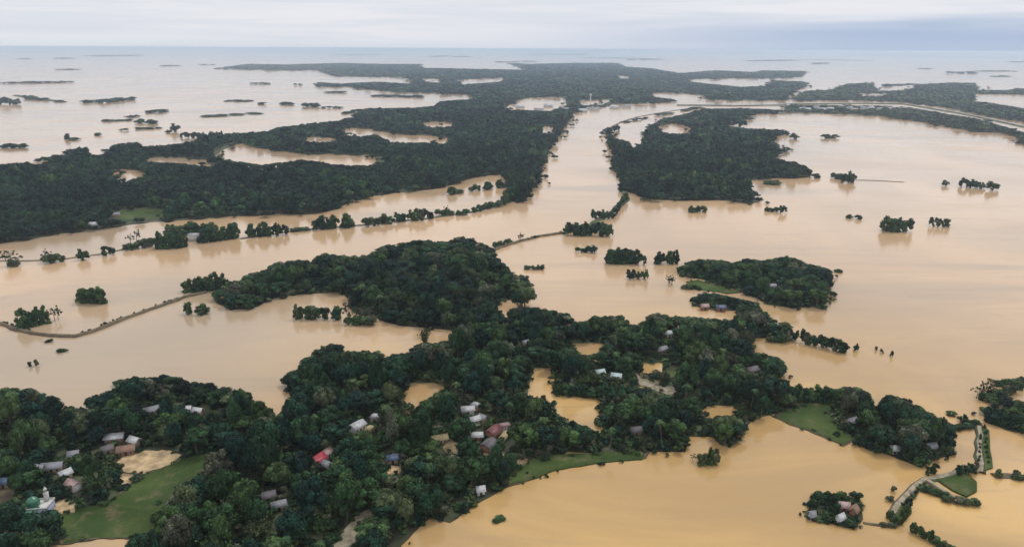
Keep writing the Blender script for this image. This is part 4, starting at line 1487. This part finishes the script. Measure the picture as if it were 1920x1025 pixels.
# undergrowth closing the gaps under the near wood
und = clear_houses(sample_wood(LAND_CENTRE, CENTRE_HOLES, 41, lambda d: max(4.6, d * .0125), (2.4, 5.6), 200, 1000, clear=CENTRE_CLEAR))
und = [(x, y, h, 2.4 + .9 * ((i * 37) % 10) / 10) for i, (x, y, h, r) in enumerate(und)]
for pl, hs, ss in ((LAND_EAST, (2.5, 5), 5.0), (LAND_EAST_B, (1.8, 3.5), 4.2), (LAND_SE, (1.4, 2.6), 2.6), (LAND_NE, (2.2, 4.5), 4.2)):
    und += [(x, y, h, ss * .62) for x, y, h, r in clear_houses(sample_wood(pl, (), 43, lambda d, q=ss: q, hs, 200, 800, clear=(EAST_OLIVE,)))]
erng = random.Random(12)
for pl, st, hh in ((FIELD, 3.6, 2.2), (GRASS_SHORE, 3.0, 1.6), (GRASS_EAST, 3.0, 1.7), (BROWN_POND, 4.0, 1.8), (PALE_PATCH, 3.0, 1.6), (MOSQUE_YARD, 3.0, 2.0), (ROAD_SW, 3.0, 2.2),
                   (OCHRE_A, 3, 2), (OCHRE_B, 3, 2), (OCHRE_C, 3, 2), (FIELD_SMALL, 3, 2), (EAST_OLIVE, 4, 2.2), (PATH_A, 3, 2)):
    for i in range(len(pl)):
        a_, c_ = ground(*pl[i]), ground(*pl[(i + 1) % len(pl)])
        n_ = max(1, int(np.hypot(*(c_ - a_)) / st))
        for j in range(n_):
            if erng.random() < .62:
                q = a_ + (c_ - a_) * (j + erng.random()) / n_ + np.array([erng.gauss(0, 1.1), erng.gauss(0, 1.1)])
                hb = hh * erng.uniform(.35, 1.1)
                und.append((float(q[0]), float(q[1]), hb, hb * erng.uniform(.6, 1.1)))
for pl, hl, th_, st, sg, hh in ((LAND_CENTRE, [POND_A, POND_B, POND_C, POND_D], 9.0, 2.6, 2.2, 2.6), (LAND_EAST, [], 10.0, 3.0, 2.2, 2.6), (LAND_NE, [], 6.0, 2.6, 2.5, 2.4), (LAND_SE, [], 5.0, 2.0, 1.2, 1.6)):
    for lp in [land_loop(pl, th_, False, 5, 1.2)] + [land_loop(h_, th_, True, 12, 1.2) for h_ in hl]:
        for i in range(len(lp)):
            a_, c_ = np.array(lp[i]), np.array(lp[(i + 1) % len(lp)])
            n_ = max(1, int(np.hypot(*(c_ - a_)) / st))
            if n_ > 80:
                continue
            for j in range(n_):
                if erng.random() < .6:
                    q = a_ + (c_ - a_) * (j + erng.random()) / n_ + np.array([erng.gauss(0, sg), erng.gauss(0, sg)])
                    hb = hh * erng.uniform(.3, 1.25)
                    und.append((float(q[0]), float(q[1]), hb, hb * erng.uniform(.5, 1.0)))
mass('undergrowth', und, 'low bushy undergrowth between the trees of the central peninsula', 'undergrowth', 36, lambda d: UNDER, trunk=False, hues=lambda r: r.beta(1.5, 1.5))

# ------------------------------------------------------------------ lone trees, clumps and bushes in the flood
srng = random.Random(99)


def clump(px0, px1, py0, py1, h_px, kind, n, label, spread=2.0, group=None, hue=(.15, .7), flat=1.0, parts=None, wide=1.0):
    """n plants side by side, feet along the line (px0,py0)-(px1,py1) in the photograph"""
    span = abs(px1 - px0) or 6
    for i in range(n):
        f = (i + .5) / n + srng.uniform(-.2, .2) / n if n < 9 or kind != 'shrub' else srng.random()
        px, py = px0 + (px1 - px0) * f, py0 + (py1 - py0) * f + srng.uniform(-.15, .1) * spread
        g = ground(px, py)
        d = math.hypot(math.hypot(*g), CAM_H)
        cosd = math.hypot(*g) / d
        h = h_px * srng.uniform(.66, 1.04) * (1 if n < 9 or kind != 'shrub' else srng.uniform(.5, 1.3)) * d / FOC / cosd
        r = max(span / n * .95, h_px * .36 * flat) * d / FOC * wide * srng.uniform(.85, 1.15)
        u = srng.uniform(*hue)
        p = (d < 620 and kind != 'shrub') if parts is None else parts
        plant_tree(kind, float(g[0]), float(g[1]), h, r, u, label, (group or label) if n > 1 else None, parts=True if (p or kind in ('bare', 'palm', 'bamboo')) else False, low=True)


# islets near the left dike
clump(142, 194, 567, 569, 27, 'broad', 5, 'tree of the rounded clump standing alone in water above the left dike', 3, parts=True)
clump(150, 186, 559, 560, 20, 'broad', 3, 'tree at the back of the rounded clump above the left dike', 2, parts=True)
clump(38, 92, 616, 604, 30, 'broad', 5, 'tree of the clump growing on the left dike near the picture edge', 3, parts=True, hue=(.3, .85))
clump(98, 113, 602, 597, 26, 'bare', 2, 'thin tree at the right tip of the clump on the left dike')
clump(348, 425, 547, 541, 30, 'broad', 6, 'tree of the row where the left dike meets the central wood', 3, hue=(.3, .85))
clump(346, 360, 588, 588, 24, 'broad', 2, 'left tree of the two flooded trees below the left dike', 1)
clump(372, 384, 589, 588, 21, 'broad', 1, 'right tree of the two flooded trees below the left dike', 1)
clump(552, 640, 597, 598, 26, 'broad', 9, 'tree of the ragged row in the bay under the central wood', 3, hue=(.3, .9))
clump(645, 702, 603, 606, 38, 'bare', 4, 'grey leafless tree at the right end of the ragged bay row', 4)
clump(650, 700, 607, 608, 18, 'shrub', 4, 'olive bush at the foot of the ragged bay row', 3, hue=(.6, .95))
clump(87, 100, 641, 640, 5, 'shrub', 2, 'small bush awash just below the left dike, upper one', .5, hue=(.3, .6))
clump(109, 125, 659, 658, 6, 'shrub', 2, 'small bush awash below the left dike, lower one', .5, hue=(.3, .6))
clump(54, 56, 687, 687, 11, 'broad', 1, 'small left one of two tiny flooded trees at the left', 0)
clump(67, 70, 686, 686, 15, 'broad', 1, 'taller right one of two tiny flooded trees at the left', 0)
clump(150, 345, 625, 556, 5, 'shrub', 22, 'low scrub dotted along the left dike', 1, hue=(.4, .95), wide=.35)
clump(2, 60, 605, 622, 6, 'shrub', 7, 'low scrub on the left dike at the picture edge', 1, hue=(.4, .95), wide=.4)
clump(975, 1052, 452, 436, 5, 'shrub', 10, 'low scrub dotted along the right part of the central dike', 1, hue=(.4, .95), wide=.4)
# far bank of the river on the left
clump(10, 36, 498, 497, 26, 'bare', 3, 'grey flooded tree at the left end of the far river bank', 3)
clump(16, 32, 500, 499, 15, 'shrub', 2, 'bush at the foot of the grey trees at the left end of the far bank', 2, hue=(.7, .95))
clump(86, 118, 493, 489, 15, 'shrub', 3, 'olive bush along the drowned far bank, second from left', 2, hue=(.6, .95))
clump(88, 90, 490, 490, 24, 'bare', 1, 'bare sapling on the drowned far bank')
clump(150, 170, 487, 486, 22, 'broad', 2, 'small tree on the drowned far bank, third from left', 1, hue=(.5, .9))
clump(198, 214, 478, 477, 16, 'broad', 2, 'small tree on the drowned far bank, fourth from left', 1, hue=(.5, .9))
clump(232, 290, 470, 460, 15, 'shrub', 6, 'low grey-green bush of the thin row left of the flooded islet', 3, hue=(.6, .98))
clump(240, 260, 458, 456, 26, 'bare', 2, 'tall thin tree over the bush row left of the flooded islet', 2)
clump(293, 350, 466, 463, 30, 'broad', 6, 'tree on the left half of the flooded islet with the white house', 3)
clump(378, 445, 455, 446, 28, 'broad', 7, 'tree on the right half of the flooded islet with the white house', 3)
clump(310, 400, 444, 436, 22, 'broad', 7, 'tree at the back of the flooded islet with the white house', 3, hue=(.3, .8))
clump(468, 540, 444, 440, 24, 'broad', 7, 'tree of the thin row right of the flooded islet', 4, hue=(.4, .95))
clump(545, 575, 434, 432, 8, 'shrub', 3, 'low bush between the thin row and the left wood', 1, hue=(.5, .9))
clump(584, 636, 432, 427, 26, 'broad', 6, 'tree of the small clump jutting from the left wood into the river', 3)
clump(644, 660, 427, 425, 30, 'broad', 2, 'tall tree at the start of the mid-river bank row', 2, hue=(.5, .9))
clump(682, 735, 424, 418, 18, 'shrub', 5, 'grey-olive bush of the mid-river bank row', 3, hue=(.6, .98))
clump(738, 812, 416, 411, 22, 'broad', 8, 'green tree in the middle of the mid-river bank row', 3, hue=(.3, .75))
clump(822, 850, 404, 403, 12, 'shrub', 3, 'small bush of the mid-river bank row right of the green trees', 2, hue=(.6, .9))
clump(835, 838, 402, 402, 22, 'bare', 1, 'thin bare tree above the mid-river bank row')
clump(855, 880, 404, 402, 11, 'shrub', 3, 'bush near the right end of the mid-river bank row', 2, hue=(.5, .9))
clump(886, 950, 398, 384, 16, 'shrub', 8, 'bush in the right end of the mid-river bank row', 4, hue=(.4, .85))
clump(840, 945, 367, 350, 14, 'shrub', 11, 'bush scattered over the flooded flat before the left wood', 14, hue=(.3, .8))
clump(945, 1000, 382, 350, 26, 'broad', 9, 'tree at the river corner of the left wood', 8)
# dike on the right and islets by it
clump(1058, 1148, 441, 443, 26, 'broad', 9, 'tree of the oval islet at the end of the central dike', 4)
clump(1064, 1140, 433, 434, 18, 'broad', 6, 'tree at the back of the oval islet at the end of the central dike', 3)
clump(1110, 1152, 413, 408, 20, 'broad', 5, 'tree of the tuft above the oval islet', 3, hue=(.4, .9))
clump(1152, 1174, 403, 376, 18, 'shrub', 5, 'bush along the dike bend up to the right-hand wood', 3, hue=(.4, .9))
clump(973, 978, 452, 451, 20, 'bare', 2, 'lone bare tree on the central dike', 1)
clump(925, 960, 466, 455, 12, 'shrub', 5, 'low bush on the left end of the central dike', 2, hue=(.5, .9))
clump(1083, 1114, 472, 473, 15, 'broad', 3, 'small flooded tree in the trio below the oval islet', 2, hue=(.7, .95))
clump(984, 1022, 505, 505, 9, 'shrub', 6, 'low olive scrub on the tiny shoal in the middle water', 3, hue=(.6, .85))
clump(1135, 1208, 493, 495, 28, 'broad', 7, 'tree of the large clump below the oval islet', 4)
clump(1142, 1192, 484, 484, 18, 'broad', 4, 'tree at the back of the large clump below the oval islet', 3)
clump(1176, 1212, 522, 523, 20, 'broad', 4, 'tree of the small clump in front of the large clump', 3)
clump(1227, 1270, 494, 494, 24, 'broad', 4, 'tree of the dense round clump beside the eastern wood', 3)
clump(1251, 1262, 533, 534, 20, 'bare', 2, 'slim bare tree left of the eastern wood', 2)
clump(1257, 1259, 530, 530, 14, 'broad', 1, 'brownish little tree left of the eastern wood', 0, hue=(.85, .95))
clump(1280, 1315, 540, 543, 9, 'shrub', 4, 'bush on the olive ground left of the eastern wood', 6, hue=(.5, .85))
for px, py, lab in ((1572, 510, 'tiny round bush off the upper right of the eastern wood'), (1563, 555, 'tiny bush off the right side of the eastern wood'),
                    (1545, 579, 'little tree off the lower right corner of the eastern wood')):
    clump(px - 4, px + 4, py, py, 9, 'shrub', 1, lab, 0, wide=1.0)
clump(1472, 1586, 634, 662, 25, 'broad', 14, 'tree of the thinning line running out into the eastern water', 4, hue=(.2, .8))
clump(1440, 1482, 640, 642, 20, 'broad', 4, 'tree where the thinning line leaves the wood', 4)
for px, py, h_, lab in ((1605, 657, 17, 'lone dark tree just past the end of the thinning tree line'), (1641, 657, 7, 'first tiny stump-like bush past the thinning tree line'),
                        (1655, 661, 8, 'second tiny stump-like bush past the thinning tree line'), (1669, 668, 13, 'last little tree past the thinning tree line')):
    clump(px - 3, px + 3, py, py, h_, 'broad', 1, lab, 0, hue=(.4, .9), wide=.8)
# islets far out in the right-hand water
clump(1658, 1682, 433, 434, 28, 'broad', 3, 'tree at the left of the pale islet in the wide right-hand water', 2, hue=(.4, .8))
clump(1680, 1711, 434, 435, 22, 'broad', 4, 'tree at the right of the pale islet in the wide right-hand water', 2, hue=(.4, .8))
clump(1744, 1776, 424, 425, 20, 'broad', 4, 'tree of the small grey islet right of the pale islet', 2, hue=(.7, .95))
for px, py, lab in ((1594, 409, 'left of two specks of bush in the right-hand water'), (1608, 411, 'right of two specks of bush in the right-hand water')):
    clump(px - 4, px + 4, py, py, 7, 'shrub', 1, lab, 0)
clump(1434, 1460, 396, 397, 8, 'shrub', 4, 'low bush of the dark bar below the right-hand wood', 2)
clump(1460, 1472, 400, 400, 14, 'broad', 2, 'tree at the right end of the dark bar below the right-hand wood', 1)
clump(1290, 1322, 398, 398, 12, 'shrub', 4, 'bush of the short row below the right-hand wood', 2, hue=(.5, .9))
clump(1577, 1604, 342, 342, 21, 'broad', 4, 'tree of the dense clump off the right-hand wood', 2)
clump(1530, 1536, 334, 334, 8, 'shrub', 1, 'first dot of bush between the right-hand wood and the dense clump', 0)
clump(1554, 1562, 333, 333, 12, 'broad', 1, 'second dot of bush between the right-hand wood and the dense clump', 0)
clump(1569, 1576, 336, 336, 10, 'shrub', 1, 'third dot of bush beside the dense clump', 0)
clump(1767, 1774, 348, 348, 11, 'broad', 1, 'lone dot of a tree left of the short hedge in the right water', 0)
clump(1800, 1845, 350, 354, 14, 'broad', 6, 'tree of the short hedge standing in the right water', 2, hue=(.3, .8))
clump(1854, 1869, 357, 357, 14, 'broad', 2, 'tree at the right end of the short hedge in the right water', 2, hue=(.4, .9))
clump(1455, 1476, 254, 253, 11, 'broad', 3, 'tree at the point of the right-hand wood', 2)
clump(1482, 1493, 260, 260, 11, 'broad', 1, 'round tree just off the point of the right-hand wood', 0)
clump(1541, 1568, 259, 259, 7, 'shrub', 3, 'faint bush of the short row in the upper right water', 1)
clump(1435, 1460, 345, 347, 10, 'shrub', 3, 'olive bush in the notch of the right-hand wood', 2, hue=(.6, .9))
clump(1570, 1585, 333, 333, 9, 'shrub', 1, 'bush against the left of the dense clump', 0)
# mid-river bar
clump(1138, 1160, 252, 244, 14, 'shrub', 4, 'dark bush at the tip of the mid-river bar', 4)
clump(1160, 1310, 232, 203, 4, 'shrub', 16, 'low bush along the thin mid-river bar', 2, hue=(.6, .95))
clump(1145, 1172, 300, 362, 12, 'shrub', 9, 'bush along the river edge of the right-hand wood', 2)
# corner of lower right
clump(1828, 1862, 748, 735, 26, 'bare', 5, 'bare twiggy tree over the water at the right edge', 5)
clump(1836, 1870, 752, 740, 16, 'shrub', 4, 'dark scrub under the bare trees at the right edge', 5, hue=(.3, .8))
clump(1848, 1912, 756, 728, 15, 'shrub', 7, 'scrub of the loose band rising to the thin dike at the right edge', 5, hue=(.4, .95))
clump(1862, 1905, 748, 735, 20, 'bare', 3, 'grey twiggy tree in the loose scrub band at the right edge', 5)
clump(1868, 1920, 722, 716, 10, 'shrub', 6, 'scrub along the thin dike at the right edge', 2, hue=(.4, .9))
clump(1850, 1915, 790, 806, 26, 'broad', 6, 'dark tree beside the lane at the right edge', 5, hue=(.0, .35))
clump(1845, 1853, 800, 875, 9, 'shrub', 8, 'bush on the right verge of the straight lane', 2, hue=(.2, .6))
clump(1864, 1925, 893, 899, 11, 'shrub', 9, 'grey-brown scrub of the low hedge at the right edge', 4, hue=(.75, 1))
clump(1778, 1788, 778, 778, 6, 'shrub', 1, 'tiny dark bush in water beyond the right-hand wood', 0)
clump(1802, 1812, 791, 791, 12, 'broad', 1, 'small tree at the head of the straight lane', 0)
clump(1782, 1832, 808, 797, 9, 'shrub', 6, 'low bush along the bank joining wood and lane', 3, hue=(.2, .6))
clump(1790, 1832, 893, 884, 17, 'broad', 6, 'dark little tree in the triangle between the lanes', 5, hue=(.0, .5))
clump(1740, 1758, 892, 884, 17, 'broad', 3, 'dark little tree where the lanes meet', 4, hue=(.0, .5))
clump(1768, 1832, 938, 946, 9, 'shrub', 7, 'brown scrub along the muddy spit', 3, hue=(.75, 1))
clump(1722, 1775, 916, 934, 9, 'shrub', 6, 'dark scrub below the lane junction', 3, hue=(.3, .8))
clump(1673, 1677, 921, 921, 11, 'shrub', 1, 'upper of two brown bushes left of the curving lane', 0, hue=(.85, 1), wide=1.2)
clump(1665, 1673, 938, 938, 9, 'shrub', 1, 'lower of two brown bushes left of the curving lane', 0, hue=(.85, 1))
clump(1664, 1682, 968, 985, 15, 'shrub', 4, 'brown scrub at the foot of the curving lane', 3, hue=(.7, 1))
clump(1686, 1706, 985, 948, 17, 'broad', 4, 'green tree right of the curving lane', 3, hue=(.1, .5))
clump(1652, 1678, 986, 986, 6, 'shrub', 4, 'low brown bush at the islet end of the curving lane', 1, hue=(.8, 1))
clump(1708, 1745, 995, 1014, 16, 'shrub', 6, 'olive bush of the line leading out of the picture at lower right', 4, hue=(.5, .85))
clump(1745, 1790, 1014, 1040, 14, 'shrub', 5, 'olive bush at the bottom of the line leaving the picture', 4, hue=(.5, .85))
clump(1313, 1345, 870, 868, 26, 'broad', 3, 'olive tree standing in water before the small tan yard', 3, hue=(.55, .9))
clump(1295, 1312, 862, 864, 14, 'bare', 2, 'grey twiggy tree left of the olive tree in water', 2)
clump(922, 936, 974, 974, 7, 'shrub', 1, 'left dark bush of the pair in the open tan water', 0, hue=(.5, .8))
clump(936, 944, 974, 974, 7, 'shrub', 1, 'right dark bush of the pair in the open tan water', 0, hue=(.5, .8))
clump(1013, 1022, 752, 752, 15, 'broad', 1, 'left small dark tree at the corner of the long pond', 0)
clump(1030, 1040, 762, 762, 18, 'broad', 1, 'right small dark tree at the corner of the long pond', 0)
clump(1040, 1130, 738, 745, 22, 'broad', 7, 'tree on the strip above the long pond', 4)
clump(1575, 1606, 757, 757, 30, 'palm', 4, 'palm standing at the shore behind the grey roof', 3, hue=(.5, .8))
clump(1614, 1626, 760, 760, 26, 'palm', 2, 'palm right of the palms behind the grey roof', 2, hue=(.6, .9))
clump(975, 1065, 612, 615, 30, 'palm', 7, 'palm of the grey-green fringe at the neck of the wood', 5, hue=(.7, .95))
clump(1130, 1180, 622, 622, 26, 'bamboo', 4, 'grey bamboo on the far fringe by the eastern water', 4, hue=(.7, .95))

# far specks on the upper left water
FAR_SPECKS = [
    (10, 70, 157, 156, 6, 5, 'the far left hedge, its left half'), (75, 135, 156, 155, 5, 5, 'the far left hedge, its right half'),
    (0, 37, 196, 196, 14, 6, 'the wooded spit at the left picture edge'), (40, 118, 184, 192, 7, 9, 'the thin bank beyond the spit at the left edge'),
    (152, 185, 193, 192, 6, 4, 'the dotted row right of the spit, left part'), (187, 250, 194, 187, 8, 7, 'the dotted row right of the spit, right part'),
    (192, 250, 228, 226, 4, 6, 'the faint bar above the two dots'), (258, 270, 231, 231, 9, 1, 'the left of the two dots off the left wood'),
    (276, 288, 232, 232, 9, 1, 'the right of the two dots off the left wood'), (240, 262, 220, 219, 5, 2, 'the faint pair above the two dots'),
    (282, 310, 212, 209, 6, 2, 'the faint upper pair of dots'), (250, 300, 243, 241, 4, 5, 'the low shoal below the two dots'),
    (231, 240, 245, 245, 6, 1, 'the single dot left of the low shoal'), (182, 191, 254, 254, 6, 1, 'the single dot near the left wood'),
    (123, 132, 261, 261, 10, 1, 'the small spot before the left wood'), (133, 144, 263, 262, 6, 1, 'the low spot before the left wood'),
    (342, 384, 258, 258, 13, 6, 'the oval clump at the edge of the left wood'), (392, 417, 257, 257, 12, 4, 'the round clump right of the oval clump'),
    (326, 334, 247, 247, 19, 1, 'the tall lone spot beside the oval clump'), (312, 322, 249, 249, 8, 2, 'the low spot beside the tall lone one'),
    (0, 46, 278, 277, 8, 6, 'the shoal at the left edge near the wood'), (70, 110, 303, 297, 8, 5, 'the fringe off the upper left wood'),
    (467, 507, 158, 158, 6, 4, 'the dark bar far out left of the far wood'), (553, 567, 160, 160, 6, 2, 'the dot right of the far dark bar'),
    (592, 640, 163, 163, 7, 4, 'the far strip before the wood'), (485, 500, 196, 196, 5, 2, 'the left dot of the far trio'),
    (525, 550, 196, 197, 7, 3, 'the middle blot of the far trio'), (570, 598, 200, 201, 9, 3, 'the right blot of the far trio'),
    (606, 640, 203, 203, 5, 4, 'the dotted row right of the far trio'), (640, 700, 214, 206, 6, 6, 'the ragged fringe before the far wood'),
    (655, 690, 232, 224, 7, 5, 'the tuft at the corner of the left wood'), (645, 665, 240, 239, 7, 3, 'the low tuft before the corner of the left wood'),
    (610, 645, 174, 174, 4, 3, 'the faint dots over the flooded finger'), (700, 790, 181, 183, 5, 6, 'the dots in the flooded finger'),
    (380, 400, 122, 122, 3, 2, 'the faint dash left of the far wood'), (305, 337, 124, 124, 3, 3, 'the faint far dash on the left water'),
    (175, 265, 106, 105, 3, 6, 'the long faint dash near the left horizon'), (103, 137, 111, 110, 3, 3, 'the short dash near the left horizon'),
    (40, 55, 111, 111, 3, 1, 'the leftmost dash near the horizon'), (105, 145, 131, 131, 3, 3, 'the faint row on the left water'),
    (390, 480, 219, 213, 3, 4, 'the faint scatter before the middle left wood'), (420, 475, 190, 190, 3, 3, 'the faint smear on the middle left water'),
    (805, 840, 107, 106, 3, 2, 'the faint dash beyond the far wood'), (850, 882, 107, 107, 3, 2, 'the second faint dash beyond the far wood'),
    (930, 1000, 117, 116, 3, 4, 'the blue dash at the far edge of the far wood'), (1000, 1100, 103, 103, 3, 4, 'the long dash close to the middle horizon'),
    (1180, 1240, 113, 112, 3, 4, 'the dash beyond the far right of the far wood'), (1400, 1492, 115, 114, 3, 6, 'the long dash on the far right water'),
    (1522, 1552, 120, 120, 4, 3, 'the dark dash on the far right water'), (1778, 1830, 138, 138, 6, 5, 'the dark bar at far right'),
    (1838, 1900, 134, 134, 3, 4, 'the thin bar at far right'), (1890, 1925, 117, 117, 3, 2, 'the dash at the right picture edge near the horizon'),
    (1860, 1890, 144, 143, 3, 2, 'the faint dash below the thin bar at far right'), (1655, 1672, 162, 162, 7, 2, 'the small clump off the far right wood'),
    (1730, 1745, 130, 129, 3, 1, 'the faint dot on the far right water'), (1665, 1720, 160, 158, 3, 3, 'the faint fringe off the far right wood'),
    (1330, 1420, 100, 100, 3, 5, 'the thin line under the right horizon'), (1600, 1740, 104, 105, 2, 6, 'the thin line below the rain-blue horizon'),
]
for a, c, y0, y1, h_, n, where in FAR_SPECKS:
    clump(a, c, y0, y1, h_ * (.85 if y0 > 165 else .62), 'shrub' if h_ < 12 else 'broad', n, ('lone bush or tree forming ' if n == 1 else 'bush or tree of ') + where, 0.0, parts=False, flat=.5, wide=.95)

clump(1600, 1668, 832, 850, 17, 'broad', 7, 'tree along the near shore below the big dark wood, left of the white roof', 4, hue=(.1, .6))
clump(1686, 1735, 858, 874, 17, 'broad', 6, 'tree along the near shore below the big dark wood, right of the white roof', 4, hue=(.1, .6))
clump(1640, 1780, 800, 835, 34, 'broad', 9, 'tall dark tree crowding the middle of the big wood left of the lane', 14, hue=(.0, .5))
clump(1515, 1600, 972, 986, 10, 'shrub', 9, 'bush round the near edge of the small square islet', 2, hue=(.1, .7))
clump(1516, 1612, 940, 936, 14, 'shrub', 9, 'bush round the far edge of the small square islet', 3, hue=(.1, .7))
clump(1452, 1566, 752, 752, 30, 'broad', 9, 'tree of the belt behind the eastern grass bank', 5, hue=(.1, .7))
clump(1838, 1834, 815, 880, 8, 'shrub', 8, 'bush on the left verge of the straight lane', 2, hue=(.3, .9))
clump(1735, 1690, 905, 952, 7, 'shrub', 8, 'scrub on the right verge of the curving lane', 3, hue=(.4, .9))
build_planned()
